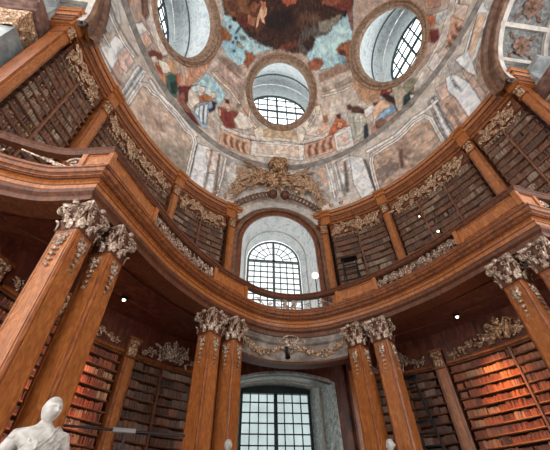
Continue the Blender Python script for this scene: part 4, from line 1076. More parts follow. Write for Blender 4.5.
([(-1.385,0.96),(-1.358,1.30),(-1.325,1.14),(-1.346,0.84)],(132, 126, 118),0.7,0.04,2),
([(-0.620,0.09),(-0.624,0.83),(-0.635,1.54),(-0.548,1.75),(-0.517,0.90),(-0.496,0.02),(-0.557,0.00)],(204, 200, 196),1,0.03,0.2),
([(-0.564,1.59),(-0.470,1.87),(-0.467,1.09),(-0.517,0.81)],(206, 182, 166),1,0.03,0.2),
([(-0.534,0.66),(-0.468,0.91),(-0.461,0.05),(-0.517,0.02)],(196, 192, 186),1,0.03,0.2),
([(-0.635,0.10),(-0.643,1.41),(-0.637,1.44),(-0.626,0.78),(-0.620,0.09)],(70, 66, 64),0.9,0.015,0.1),
([(-0.474,1.77),(-0.467,1.79),(-0.446,0.95),(-0.433,0.06),(-0.446,0.02),(-0.456,0.91)],(90, 84, 80),0.9,0.015,0.1),
([(-0.434,1.82),(-0.224,1.96),(-0.250,1.00),(-0.281,0.31),(-0.418,0.03),(-0.423,0.94)],(160, 150, 138),1,0.06,1),
([(-0.398,1.32),(-0.354,1.88),(-0.294,1.51),(-0.350,0.76)],(196, 188, 178),0.8,0.05,1),
([(-0.331,1.68),(-0.237,1.80),(-0.259,1.41),(-0.321,1.36)],(150, 104, 70),0.8,0.05,0.8),
([(0.210,2.16),(0.414,2.15),(0.424,1.39),(0.429,0.63),(0.312,0.30),(0.249,0.64),(0.232,1.40)],(160, 148, 136),1,0.06,1),
([(0.318,1.96),(0.379,1.95),(0.388,1.15),(0.330,1.16)],(190, 150, 124),0.8,0.06,1),
([(0.376,1.78),(0.421,1.78),(0.421,0.82),(0.379,0.82)],(206, 204, 198),0.8,0.03,0.5),
([(0.440,1.92),(0.562,1.97),(0.563,1.61),(0.511,1.40),(0.472,0.71),(0.447,0.77)],(206, 200, 194),1,0.03,0.2),
([(0.477,1.88),(0.536,1.86),(0.528,1.45),(0.485,1.47)],(204, 176, 160),1,0.03,0.2),
([(0.562,1.97),(0.637,1.64),(0.643,0.91),(0.649,0.16),(0.570,0.08),(0.543,0.79)],(206, 203, 198),1,0.03,0.2),
([(0.646,1.52),(0.658,1.48),(0.666,0.10),(0.653,0.11),(0.649,0.82)],(76, 70, 68),0.9,0.015,0.1),
([(0.513,1.84),(0.528,1.84),(0.501,0.54),(0.482,0.59)],(90, 84, 80),0.9,0.015,0.1),
([(1.101,1.68),(1.143,1.57),(1.129,0.78),(1.118,0.00),(1.067,0.01),(1.081,0.86)],(206, 200, 196),1,0.03,0.2),
([(1.126,1.67),(1.136,1.63),(1.124,0.86),(1.116,0.08),(1.105,0.08),(1.114,0.88)],(84, 78, 76),0.9,0.015,0.1),
([(1.104,1.65),(1.111,1.65),(1.092,0.84),(1.079,0.02),(1.070,0.04),(1.084,0.86)],(100, 92, 88),0.9,0.015,0.1),
([(1.136,1.38),(1.200,1.14),(1.197,0.00),(1.125,0.00),(1.129,0.64)],(178, 144, 124),1,0.03,0.3),
([(1.169,1.09),(1.189,0.79),(1.166,0.40),(1.152,0.64)],(140, 116, 98),0.7,0.03,1.5),
([(1.167,1.81),(1.217,1.64),(1.196,1.23),(1.155,1.31)],(192, 158, 140),1,0.03,0.3),
([(1.228,1.74),(1.263,1.59),(1.278,0.87),(1.263,0.00),(1.197,0.01),(1.204,0.95),(1.201,1.39)],(208, 209, 210),1,0.03,0.2),
([(1.246,1.61),(1.238,1.11),(1.239,0.94),(1.232,1.27)],(70, 72, 76),0.9,0.015,0.1),
([(1.295,1.43),(1.305,1.31),(1.299,0.62),(1.274,0.60)],(184, 152, 130),1,0.03,0.3),
([(1.281,0.62),(1.296,0.49),(1.294,0.15),(1.266,0.07)],(186, 156, 136),1,0.03,0.3),
([(1.277,2.10),(1.324,1.88),(1.311,1.46),(1.268,1.52),(1.251,1.71)],(160, 152, 146),1,0.05,1.5),
([(1.307,1.85),(1.345,1.72),(1.404,1.91),(1.463,2.08),(1.520,2.25),(1.570,1.89),(1.488,1.63),(1.437,1.46),(1.386,1.27),(1.341,1.30),(1.314,0.87),(1.305,1.31)],(204, 203, 200),1,0.03,0.3),
([(1.366,1.68),(1.427,1.89),(1.488,2.10),(1.502,1.80),(1.449,1.66),(1.394,1.51),(1.352,1.39)],(206, 168, 136),1,0.03,0.2),
([(1.363,1.71),(1.425,1.93),(1.486,2.14),(1.488,2.10),(1.428,1.87),(1.368,1.64)],(96, 90, 84),0.8,0.015,0.1),
([(1.356,1.23),(1.454,1.57),(1.470,1.42),(1.430,1.07),(1.393,0.68),(1.333,0.18),(1.299,0.19),(1.313,0.76)],(158, 132, 112),1,0.05,1.2),
([(1.591,2.86),(1.616,1.92),(1.539,1.62),(1.519,1.91)],(186, 182, 174),1,0.05,1.2),
([(-1.062,0.18),(-1.063,0.66),(-1.063,1.15),(-1.040,1.30),(-1.008,1.32),(-0.962,1.50),(-0.906,1.54),(-0.838,1.62),(-0.745,1.53),(-0.692,1.60),(-0.669,1.46),(-0.656,0.73),(-0.650,0.01),(-0.628,0.08),(-0.633,0.81),(-0.646,1.56),(-0.679,1.77),(-0.734,1.69),(-0.828,1.79),(-0.899,1.70),(-0.958,1.66),(-1.006,1.47),(-1.040,1.45),(-1.078,1.15),(-1.079,0.59),(-1.077,0.10)],(214, 204, 194),0.95,0.025,0.25),
([(-1.068,0.15),(-1.069,0.64),(-1.069,1.15),(-1.040,1.36),(-1.008,1.37),(-0.960,1.56),(-0.904,1.60),(-0.834,1.68),(-0.741,1.59),(-0.688,1.66),(-0.661,1.50),(-0.648,0.76),(-0.642,0.03),(-0.636,0.05),(-0.641,0.78),(-0.655,1.53),(-0.684,1.70),(-0.738,1.63),(-0.832,1.73),(-0.902,1.64),(-0.959,1.60),(-1.007,1.42),(-1.040,1.40),(-1.073,1.15),(-1.073,0.61),(-1.072,0.13)],(104, 92, 84),0.8,0.025,0.25),
([(0.681,0.07),(0.684,0.68),(0.691,1.23),(0.708,1.45),(0.789,1.45),(0.874,1.38),(0.993,1.45),(1.045,1.35),(1.059,1.13),(1.055,0.64),(1.052,0.14),(1.067,0.10),(1.070,0.60),(1.075,1.12),(1.052,1.47),(0.990,1.59),(0.869,1.53),(0.785,1.60),(0.697,1.60),(0.670,1.29),(0.663,0.72),(0.661,0.10)],(214, 204, 194),0.95,0.025,0.25),
([(0.674,0.08),(0.676,0.70),(0.684,1.25),(0.704,1.51),(0.787,1.50),(0.872,1.44),(0.992,1.50),(1.047,1.39),(1.064,1.12),(1.060,0.63),(1.057,0.13),(1.061,0.12),(1.065,0.61),(1.069,1.12),(1.049,1.42),(0.991,1.54),(0.871,1.48),(0.786,1.55),(0.701,1.55),(0.678,1.27),(0.671,0.71),(0.668,0.09)],(104, 92, 84),0.8,0.025,0.25),
([(-1.051,1.54),(-0.991,1.56),(-0.915,1.67),(-0.840,1.81),(-0.724,1.76),(-0.662,1.73),(-0.655,1.83),(-0.716,1.87),(-0.834,1.92),(-0.912,1.78),(-0.988,1.66),(-1.047,1.64)],(206, 196, 186),0.95,0.025,0.25),
([(-1.045,1.67),(-0.984,1.70),(-0.907,1.82),(-0.829,1.96),(-0.711,1.90),(-0.708,1.94),(-0.827,2.00),(-0.905,1.86),(-0.983,1.74),(-1.044,1.71)],(110, 98, 90),0.8,0.025,0.25),
([(0.674,1.73),(0.786,1.67),(0.878,1.57),(0.992,1.62),(1.072,1.47),(1.142,1.39),(1.142,1.47),(1.072,1.56),(0.990,1.72),(0.875,1.66),(0.784,1.76),(0.671,1.83)],(206, 196, 186),0.95,0.025,0.25),
([(0.677,1.83),(0.789,1.77),(0.882,1.66),(0.996,1.71),(1.077,1.56),(1.077,1.59),(0.995,1.75),(0.881,1.70),(0.789,1.80),(0.676,1.87)],(110, 98, 90),0.8,0.025,0.25),
([(-0.534,1.72),(-0.521,0.80),(-0.518,0.00),(-0.511,0.00),(-0.513,0.83),(-0.526,1.75)],(120, 110, 102),0.95,0.025,0.25),
([(-0.423,1.77),(-0.420,0.91),(-0.436,0.00),(-0.426,0.00),(-0.409,0.93),(-0.411,1.80)],(206, 198, 190),0.95,0.025,0.25),
([(0.452,1.98),(0.459,1.26),(0.467,0.44),(0.475,0.44),(0.467,1.26),(0.461,1.97)],(120, 110, 102),0.95,0.025,0.25),
([(0.375,2.03),(0.394,1.31),(0.400,0.50),(0.410,0.49),(0.405,1.30),(0.387,2.04)],(206, 198, 190),0.95,0.025,0.25),
([(-1.314,0.17),(-1.254,0.17),(-1.185,0.23),(-1.144,0.26),(-1.142,0.30),(-1.184,0.27),(-1.253,0.22),(-1.313,0.21)],(110, 100, 92),0.95,0.025,0.25),
([(-1.429,0.37),(-1.356,0.44),(-1.264,0.60),(-1.262,0.66),(-1.356,0.50),(-1.428,0.43)],(200, 194, 186),0.95,0.025,0.25),
([(-1.403,1.11),(-1.326,1.11),(-1.234,1.22),(-1.167,1.37),(-1.166,1.43),(-1.233,1.27),(-1.325,1.17),(-1.402,1.17)],(206, 200, 192),0.95,0.025,0.25),
([(-1.397,1.28),(-1.318,1.28),(-1.229,1.42),(-1.161,1.57),(-1.160,1.61),(-1.229,1.46),(-1.317,1.32),(-1.396,1.31)],(110, 100, 92),0.95,0.025,0.25),
([(-0.449,3.66),(-0.363,4.19),(-0.263,3.86),(-0.256,3.90),(-0.362,4.23),(-0.454,3.68)],(120, 92, 76),0.7,0.025,0.25),
([(-0.339,4.83),(-0.272,4.38),(-0.273,3.85),(-0.203,3.57),(-0.195,3.61),(-0.263,3.88),(-0.262,4.40),(-0.330,4.86)],(206, 186, 166),0.95,0.025,0.25),
([(0.313,5.16),(0.284,4.61),(0.313,4.16),(0.242,3.77),(0.250,3.74),(0.323,4.14),(0.295,4.61),(0.324,5.14)],(206, 186, 166),0.95,0.025,0.25),
([(-0.662,4.53),(-0.474,4.44),(-0.366,4.19),(-0.359,4.23),(-0.468,4.49),(-0.657,4.58)],(206, 186, 170),0.95,0.025,0.25),
([(-0.634,4.71),(-0.443,4.60),(-0.336,4.40),(-0.331,4.43),(-0.439,4.63),(-0.631,4.74)],(120, 98, 86),0.8,0.025,0.25),
([(0.385,4.78),(0.530,4.71),(0.657,4.67),(0.655,4.71),(0.529,4.76),(0.384,4.83)],(214, 196, 178),0.95,0.025,0.25),
([(0.389,4.93),(0.538,4.89),(0.666,4.84),(0.665,4.87),(0.537,4.92),(0.388,4.96)],(120, 98, 86),0.8,0.025,0.25),
([(1.155,1.10),(1.149,0.00),(1.152,0.00),(1.159,1.09)],(110, 98, 90),0.95,0.025,0.25),
([(1.453,1.59),(1.369,1.27),(1.325,0.49),(1.329,0.46),(1.372,1.23),(1.455,1.55)],(120, 98, 80),0.8,0.025,0.25),
]
def paint(ph, v):
    """the fresco: pigment colour at azimuth ph and profile parameter v"""
    n = len(ph); C = np.zeros((n, 3)); u = ph * 9.0; w = v * 1.8
    n1 = fbm(u * 1.6, w * 1.6, 1); n2 = fbm(u * 5, w * 5, 2); wx = fbm(u * 2.2, w * 2.8, 11) - .5; wy = fbm(u * 2.2, w * 2.8, 23) - .5
    fx = fbm(u * 7, w * 7, 31) - .5; fy = fbm(u * 7, w * 7, 37) - .5
    ridge = np.abs(fbm(u * 2.6 + wx * 2, w * 2.6, 51) - .5); ridge2 = np.abs(fbm(u * 5.5 + wy * 3, w * 5.5, 57) - .5)
    C[:] = S((176, 158, 142)); mixc(C, sstep(.35, .7, n2) * .6, S((205, 192, 176))); mixc(C, sstep(.5, .75, n1) * .5, S((150, 120, 100)))
    att = (v < 2.02) * 1.0
    mixc(C, att * .55, S((180, 168, 156)))
    # painted scroll ornament on the plain stucco
    mixc(C, (1 - sstep(.0, .05, ridge)) * .22, S((92, 74, 62))); mixc(C, (1 - sstep(.0, .04, ridge2)) * .3, S((222, 212, 198)))
    for poly, col, alpha, soft, wob in PAINT:
        P = np.array(poly); x = ph + wob * (.020 * wx + .007 * fx); y = v + wob * (.10 * wy + .035 * fy)
        big = soft > .08; s_ = soft * (2.2 if big else 1)
        lo = P.min(0) - .03 - s_ / 8; hi = P.max(0) + .03 + s_ / 8; lo[1] -= s_ / 2; hi[1] += s_ / 2
        idx = np.where((x > lo[0]) & (x < hi[0]) & (y > lo[1]) & (y < hi[1]))[0]
        if not len(idx): continue
        X, Y = x[idx] * 9, y[idx] * 1.8
        ins = np.zeros(len(idx), bool); dm = np.full(len(idx), 1e9); Q = P * np.array([9, 1.8])
        for k in range(len(Q)):
            x0, y0 = Q[k - 1]; x1, y1 = Q[k]
            c = ((y0 > Y) != (y1 > Y)) & (X < (x1 - x0) * (Y - y0) / ((y1 - y0) if y1 != y0 else 1e-9) + x0); ins ^= c
            dx, dy = x1 - x0, y1 - y0; t = np.clip(((X - x0) * dx + (Y - y0) * dy) / (dx * dx + dy * dy + 1e-12), 0, 1)
            dm = np.minimum(dm, np.hypot(X - x0 - t * dx, Y - y0 - t * dy))
        d = np.where(ins, dm, -dm) + (.25 * s_ * (n2[idx] - .5) * 6 if big else 0); m = sstep(-s_, s_, d) * alpha
        if not big and alpha > .85: mixc_i(C, idx, (1 - sstep(.0, .05, np.abs(d + .03))) * .55, S((62, 44, 38)))
        fold = .5 + .5 * np.sin(X * 9 + Y * 5 + 14 * wx[idx]) if not big else n2[idx]
        shade = .62 + .34 * fold + .42 * n2[idx]
        cc = S(col)[None, :] * shade[:, None]
        C[idx] = C[idx] * (1 - m[:, None]) + cc * m[:, None]
    # loose brush dabs over everything
    dab = vnoise(u * 11 + 2 * wx, w * 11, 71); dab2 = vnoise(u * 19, w * 19 + 3 * wy, 73); hue = vnoise(u * 6, w * 6, 79)
    C *= (.74 + .34 * dab + .20 * dab2)[:, None]
    C *= np.stack([.95 + .2 * (hue - .5), np.ones(n), 1.06 - .24 * (hue - .5)], -1)
    C = C * 1.28; C = np.clip(.24 + (C - .24) * 1.22, .012, .92)
    g = C.mean(1, keepdims=True); C = np.clip(g + (C - g) * .74, 0, 1)
    return C
def mixc_i(C, idx, m, col): C[idx] = C[idx] * (1 - m[:, None]) + np.asarray(col) * m[:, None]

def dome_shell(name, v0, v1, ph0, ph1, nph, nv, keep, paintit=True):
    ph = np.linspace(ph0, ph1, nph); v = np.linspace(v0, v1, nv); PHI, V = np.meshgrid(ph, v)
    h, A, B = np.moveaxis(prof(V), -1, 0); X, Y = A * np.sin(PHI), B * np.cos(PHI)
    pts = np.stack([X, Y, h], -1).reshape(-1, 3)
    i, j = np.meshgrid(np.arange(nv - 1), np.arange(nph - 1), indexing='ij'); a = (i * nph + j).ravel()
    F = np.stack([a, a + 1, a + nph + 1, a + nph], -1); cen = pts[F].mean(1)
    k = keep(cen); F = F[k]
    me = bpy.data.meshes.new(name); me.vertices.add(len(pts)); P = pts.copy(); P[:, 2] += Z0
    me.vertices.foreach_set('co', P.ravel()); me.loops.add(len(F) * 4); me.loops.foreach_set('vertex_index', F.ravel().astype(np.int32))
    me.polygons.add(len(F)); me.polygons.foreach_set('loop_start', np.arange(0, len(F) * 4, 4, dtype=np.int32)); me.polygons.foreach_set('loop_total', np.full(len(F), 4, dtype=np.int32))
    me.polygons.foreach_set('use_smooth', np.ones(len(F), bool)); me.update(calc_edges=True)
    C = paint(PHI.ravel(), V.ravel()); at = me.color_attributes.new('col', 'FLOAT_COLOR', 'POINT')
    at.data.foreach_set('color', np.hstack([C, np.ones((len(C), 1))]).astype(np.float32).ravel())
    me.materials.append(M['fresco']); o = bpy.data.objects.new(name, me); COL.objects.link(o); tag(o, kind='structure'); return o
def keep(c):
    m = np.ones(len(c), bool)
    for oc in OC:
        d = c - np.array(oc.C); a = d @ np.array(oc.t); b = d @ np.array(oc.up); n = d @ np.array(oc.n)
        m &= ~(((a / (oc.rx + .1)) ** 2 + (b / (oc.rz + .1)) ** 2 < 1) & (np.abs(n) < 3))
    m &= ~((np.abs(c[:, 0]) > 6) & (np.hypot(c[:, 1] - AY, c[:, 2] - AZ) < AR2 - .15) )
    m &= ~((np.abs(c[:, 0]) < 2.45) & (c[:, 2] < 13.9))
    return m
dome_shell('ceiling', 0, 9.98, -1.75, 1.75, 800, 430, keep)
def keep_back(c):
    return (c[:, 2] > 15.0)
o = dome_shell('ceiling_back', 0, 9.98, 1.75, 2 * PI - 1.75, 160, 60, keep_back)
o.name = 'ceiling'
mb = MB()
bw = [ell(PI + p, 0, .62) for p in frange(-.95, .95, 30)]
mb.grid([[(x, y, -Z0) for x, y in bw], [(x, y, 14.2) for x, y in bw]]); struct('wall_back', mb, M['wood'])  # unseen wall added to block light and dim rear-facing surfaces

# mouldings on the dome
mb = MB()
phs = frange(-1.72, 1.72, 140)
rows = [[dome_pt(p, v + .15 * p - .03 * p * p, o) for p in phs] for v, o in ((2.02, .0), (2.03, .06), (2.06, .08), (2.08, .15), (2.11, .18), (2.14, .17), (2.15, .06), (2.17, 0))]
mb.grid(rows); struct('trim_8', mb, M['ringstone'], smooth=True)
# oculi: carved frame, plastered embrasure, window
for oi, oc in enumerate(OC):
    wn = 'window_%d' % (3 + oi); root = empty(wn, (oc.C.x, oc.C.y, oc.C.z), kind='structure')
    N = 72; A_ = [2 * PI * k / N for k in range(N)]
    mb = MB(); rows = [[oc.surf(a, k, off) for a in A_] for k, off in ((.0, -.35), (-.02, .05), (.05, .13), (.10, .06), (.13, .15), (.19, .17), (.23, .06), (.33, .05), (.36, .14), (.42, .12), (.45, -.1))]
    mb.grid(rows, False, True); mb.build('carved_frame', M['brownstone'], root, smooth=True)
    mb = MB()
    for k in range(96):
        a = 2 * PI * k / 96; mb.ball(oc.surf(a, .28, .10), .045, 5, 4)
    mb.build('bead_ring', M['gilt'], root)
    # embrasure widening outwards to a vertical arched wall
    front = [oc.surf(a, 0, -.3) for a in A_]
    out = -oc.nin; back = []
    base = Vector((oc.C.x, oc.C.y, 0)) + out * 1.9; cz = oc.C.z
    for a in A_:
        x = 3.0 * cos(a); z = cz + 1.2 + (4.4 if sin(a) > 0 else 3.0) * sin(a)
        back.append(Vector((base.x, base.y, z)) + oc.t * x)
    rows = []
    for i in range(9):
        u = i / 8; e = .14 * sin(PI * u)
        rows.append([f.lerp(b, u) + (f - oc.C).normalized() * e * 2 for f, b in zip(front, back)])
    mb = MB(); mb.grid(rows, False, True); mb.build('embrasure', M['plaster'], root, smooth=True)
    mb = MB(); mid = rows[5]; mb.tube([m + (oc.C - m) * .02 for m in mid], .05, 6, closed=True); mb.build('arch_rib', M['lead'], root)
    # back wall with window opening
    hw, spring, zb, rise = 2.15, cz + 1.0, cz - 1.7, 2.3
    def W(x, z, d=0): return Vector((base.x, base.y, z)) + oc.t * x + out * d
    op = [(-hw, zb)] + [(hw * cos(PI - PI * k / 20), spring + rise * sin(PI * k / 20)) for k in range(21)] + [(hw, zb)]
    pl = MB(); ring = []
    for x, z in op:
        d = Vector((x, z - cz - 1.0)); k = 1 / math.hypot(d.x / 3.05, d.y / (4.6)); ring.append((d.x * k, cz + 1.0 + d.y * k))
    pl.grid([[W(x, z) for x, z in op], [W(x, z) for x, z in ring]])
    pl.add([W(-hw, zb), W(hw, zb), W(ring[-1][0], ring[-1][1]), W(0, cz - 2.9), W(ring[0][0], ring[0][1])], [(0, 1, 2, 3, 4)])
    pl.build('back_wall', M['plaster'], root)
    fr = MB(); fr.tube([W(x, z, -.03) for x, z in op], .09, 6, closed=True)
    for k in range(1, 6):
        x = -hw + 2 * hw * k / 6; top = spring + rise * math.sqrt(max(0, 1 - (x / hw) ** 2)); fr.tube([W(x, zb, -.02), W(x, top, -.02)], .08 if k == 3 else .055, 5)
    z = zb + .8
    while z < spring + rise - .2:
        q = hw if z < spring else hw * math.sqrt(1 - ((z - spring) / rise) ** 2); fr.tube([W(-q, z, -.02), W(q, z, -.02)], .055, 5); z += .9
    fr.tube([W(-hw, spring, -.04), W(hw, spring, -.04)], .06, 5)
    fr.build('window_frame', M['leadlo'], root)
    pn = MB(); pn.add([W(x, z, .04) for x, z in op], [tuple(range(len(op)))]); pn.build('pane', M['pane_dome'], root)

# ------------------------------------------------------------------ side arches with coffered soffits
for sg in (-1, 1):
    S_ = sidew[sg]
    root = empty('arch', (sg * 9.2, AY, AZ), 'grey coffered arch over the %s wing opening' % S_, 'arch')
    def Q(r, a, x): return (sg * x, AY + r * cos(a), AZ + r * sin(a))
    A1, A2 = -.08, PI + .08; angs = frange(A1, A2, 60)
    xf = lambda a, r: 8.0 if True else 0
    mb = MB(); rows = [[Q(AR, a, 8.05) for a in angs], [Q(AR + .04, a, 7.93) for a in angs], [Q(AR + .14, a, 7.90) for a in angs], [Q(AR + .2, a, 7.98) for a in angs], [Q(AR + .5, a, 8.0) for a in angs], [Q(AR + .58, a, 7.86) for a in angs], [Q(AR2, a, 7.84) for a in angs], [Q(AR2 + .06, a, 7.95) for a in angs], [Q(AR2 + .06, a, 8.5) for a in angs]]
    mb.grid(rows); mb.build('archivolt', M['archbrown'], root, smooth=False)
    mb = MB(); mb.grid([[Q(AR + .16, a, 8.05) for a in angs], [Q(AR + .16, a, 10.5) for a in angs]]); mb.build('soffit', M['coffer'], root)
    mb = MB(); B = .13
    for x0 in (8.08, 10.2): mb.grid([[Q(AR, a, x) if r == 0 else Q(AR + .15, a, x) for a in angs] for x, r in ((x0, 1), (x0, 0), (x0 + .2, 0), (x0 + .2, 1))])
    st = math.radians(34); a = math.radians(-7) + 0 * st
    cells = []
    while a < A2:
        if a > .1:
            hwid = .065 / AR * 1.3
            mb.grid([[Q(AR + (.15 if e else 0), a + q * hwid, x) for x in (8.05, 9.2, 10.4)] for q, e in ((-1, 1), (-1, 0), (1, 0), (1, 1))])
            cells.append(a + st / 2)
        a += st
    mb.build('coffer_ribs', M['stone'], root)
    for c in cells:
        mb = MB()
        def T(s, t, n, c=c): return Q(AR + .14 - n, c + s / AR, 9.24 + t)
        rosette(mb, T, (0, 0), .42, .03, 8); rosette(mb, T, (0, 0), .22, .08, 6)
        for k in range(4): leaf_at(mb, T, (.42 * cos(k * PI / 2 + .78), .55 * sin(k * PI / 2 + .78)), k * PI / 2 + .78, .3, .08, .02)
        mb.build('coffer_rosette', M['archbrown'], root)
    mb = MB(); mb.grid([[Q(AR, a, 10.4) for a in angs], [Q(AR - .32, a, 10.42) for a in angs], [Q(AR - .32, a, 11.0) for a in angs], [Q(AR - .1, a, 11.0) for a in angs], [Q(AR - .1, a, 12.4) for a in angs]])
    mb.build('inner_arch', M['greymarble'], root)
    mb = MB(); rnd = random.Random(3)
    def T(s, t, n): return Q(AR - .1 - n, .2 + s / AR, 11.25 + t)
    scrollwork(mb, T, AR * 2.6, .7, rnd, .6, .02, 1.5)
    mb.build('relief_band', M['stone'], root)
    # wing wall beyond the last pilaster: marble pilaster with gilt capital and brown entablature
    mb = MB(); mb.box((sg * 11.6, 2.95, 5.2), 6.0, .5, 13.6); struct('wall_wing_%s' % S_, mb, M['brownmarble'])
    t = empty('marble_pilaster', (sg * 10.3, 2.5, -Z0), 'grey marble pilaster with a gilt capital in the %s wing' % S_, 'pilaster')
    mb = MB(); mb.box((sg * 9.75, 2.15, 4.85), 1.1, .8, 12.9); mb.build('shaft', M['greymarble'], t)
    mb = capital_mb(.46, .6, 1.1); mb.v = [(x + sg * 9.75, y + 2.15, z + 11.3) for x, y, z in mb.v + capital_mb.bell.v]; n0 = len(mb.v) - len(capital_mb.bell.v); mb.f += [tuple(i + n0 for i in f) for f in capital_mb.bell.f]; mb.build('capital', M['gilt'], t)
    mb = MB()
    for z, h, d in ((12.55, .22, .8), (12.78, .24, 1.0), (13.0, .2, 1.2)): mb.box((sg * 11.2, 2.5 - d / 4, z), 4.2, d + .6, h)
    mb.build('entablature', M['brownmarble'], t)
    mb = MB(); mb.box((sg * 11.2, 2.4, 13.45), 4.2, 1.1, .7); mb.box((sg * 11.2, 2.2, 13.92), 4.3, 1.9, .22); mb.build('frieze', M['greymarble'], t)

# ------------------------------------------------------------------ carved trophy above the window
tr = empty('carved_trophy', (0, 10.9, 14.3), 'brown and gold carved trophy with crown, globe and palm fronds above the upper window', 'carving')
def T(s, t, n): return (s, 10.98 - .17 * t - n, 14.3 + t)
mb = MB(); mb.ball((0, 10.25, 17.35), .60, 20, 12, (1, .8, .85))
for q in (-.2, .1, .4): mb.tube([(.62 * cos(a) * math.sqrt(1 - (q / .62) ** 2), 10.25 + .5 * sin(a) * math.sqrt(1 - (q / .62) ** 2), 17.3 + q) for a in frange(0, 2 * PI, 24)], .05, 6)
for r in (-.7, 0, .7): mb.tube([(.62 * sin(r) * cos(a), 10.25 - .52 * cos(r * .4) * cos(a), 17.35 + .54 * sin(a)) for a in frange(-1.5, 1.5, 14)], .05, 6)
mb.ball((0, 10.2, 17.98), .13, 8, 6); mb.build('crown', M['oldgold'], tr, smooth=True)
for s in (-.36, .36):
    mb = MB(); mb.ball((s, 10.55, 14.95), .28, 16, 10); mb.build('orb', M['rail'], tr, smooth=True)
rnd = random.Random(12)
mb = MB()
for k in range(46):
    a = rnd.uniform(0, 2 * PI); r = rnd.uniform(.1, 1.0)
    leaf_at(mb, T, (r * cos(a) * 1.0, 1.75 + r * sin(a) * .75), a + rnd.uniform(-.6, .6), rnd.uniform(.35, .6), .11, rnd.uniform(.1, .4))
for k in range(26): ball_at(mb, T, (rnd.uniform(-.9, .9), rnd.uniform(1.2, 2.3)), rnd.uniform(.08, .16), rnd.uniform(.2, .5))
mb.build('acanthus_cluster', M['oldgold'], tr)
def quad(p0, p1, p2, u): return tuple(p0[k] * (1 - u) ** 2 + 2 * p1[k] * u * (1 - u) + p2[k] * u * u for k in (0, 1))
for sg in (-1, 1):
    mb = MB()
    for k in range(13):      # palm stems and banner poles sweeping outwards and down along the arch
        p0 = (sg * rnd.uniform(.3, .8), rnd.uniform(1.4, 2.3)); p1 = (sg * rnd.uniform(1.5, 2.1), rnd.uniform(1.6, 2.9)); p2 = (sg * rnd.uniform(2.3, 3.1), rnd.uniform(-.3, 1.1))
        if k % 4 == 0: p1 = (sg * 1.6, rnd.uniform(2.4, 2.8)); p2 = (sg * rnd.uniform(2.2, 2.7), rnd.uniform(2.6, 3.6))
        us = frange(0, 1, 14); d0 = rnd.uniform(.08, .3)
        mb.tube([T(*quad(p0, p1, p2, u), d0 + .15 * sin(PI * u)) for u in us], [.025 + .04 * sin(PI * min(1, u + .1)) for u in us], 5)
        if k % 2:
            for u in frange(.3, .95, 9):
                q = quad(p0, p1, p2, u); leaf_at(mb, T, q, (-.9 if sg > 0 else PI + .9) + rnd.uniform(-.5, .5), rnd.uniform(.3, .5), .06, d0 + .15)
    mb.build('palm_frond', M['gilt'], tr)
    mb = MB()
    for k in range(30):
        s = sg * rnd.uniform(.7, 2.5); t = 2.2 - .35 * abs(s) + rnd.uniform(-.5, .5)
        leaf_at(mb, T, (s, t), rnd.uniform(0, 6.28), rnd.uniform(.3, .65), .11, rnd.uniform(.1, .4))
        if k % 3 == 0: ball_at(mb, T, (s, t), rnd.uniform(.06, .12), .3)
    mb.build('foliage', M['oldgold'] if sg < 0 else M['gilt'], tr)
    mb = MB(); rows = []
    for i in range(13):       # furled banner
        u = i / 12; rows.append([T(sg * (1.1 + 1.5 * u), 2.75 - .5 * u - w * (.5 + .15 * sin(u * 9)), .1 + .12 * sin(14 * u + 3 * w)) for w in frange(0, 1, 6)])
    mb.grid(rows); mb.build('banner', M['brownstone'], tr, smooth=True)
    mb = MB()
    for k in range(12): 
        s = .55 + .2 * k; zt = .62 - .105 * s * s * 1.6 + .12
        mb.tube([T(sg * s, zt - .1, .2), T(sg * (s + .14), zt + .16, .24)], .075, 6)
    for off in (0, .34): mb.tube([T(sg * s, .62 - .168 * s * s + off, .18) for s in frange(.5, 2.9, 16)], .05, 6)
    mb.build('rope_moulding', M['archbrown'], tr)
# gilt vases with flowers on the cornice either side
for sg in (-1, 1):
    for ph in (.375, .44):
        x, y = ell(sg * ph, .0); rnd = random.Random(int(ph * 100) + sg)
        t = empty('gilt_bouquet', (x, y, 14.05), 'gilt carved bouquet standing on the cornice %s of the trophy, %s one' % (sidew[sg], 'nearer' if ph < .4 else 'farther'), 'carving', 'gilt bouquets on the cornice')
        mb = MB(); mb.lathe([(0, 0), (.14, .0), (.06, .1), (.16, .25), (.2, .4), (.14, .45)], (x, y, 14.05), 10); mb.build('vase', M['gilt'], t)
        mb = MB()
        for k in range(16):
            a = rnd.uniform(0, 6.3); r = rnd.uniform(.05, .3); mb.ball((x + r * cos(a), y + r * sin(a) * .5, 14.6 + rnd.uniform(0, .5)), rnd.uniform(.05, .1), 6, 4)
        mb.build('flowers', M['brownstone'], t)

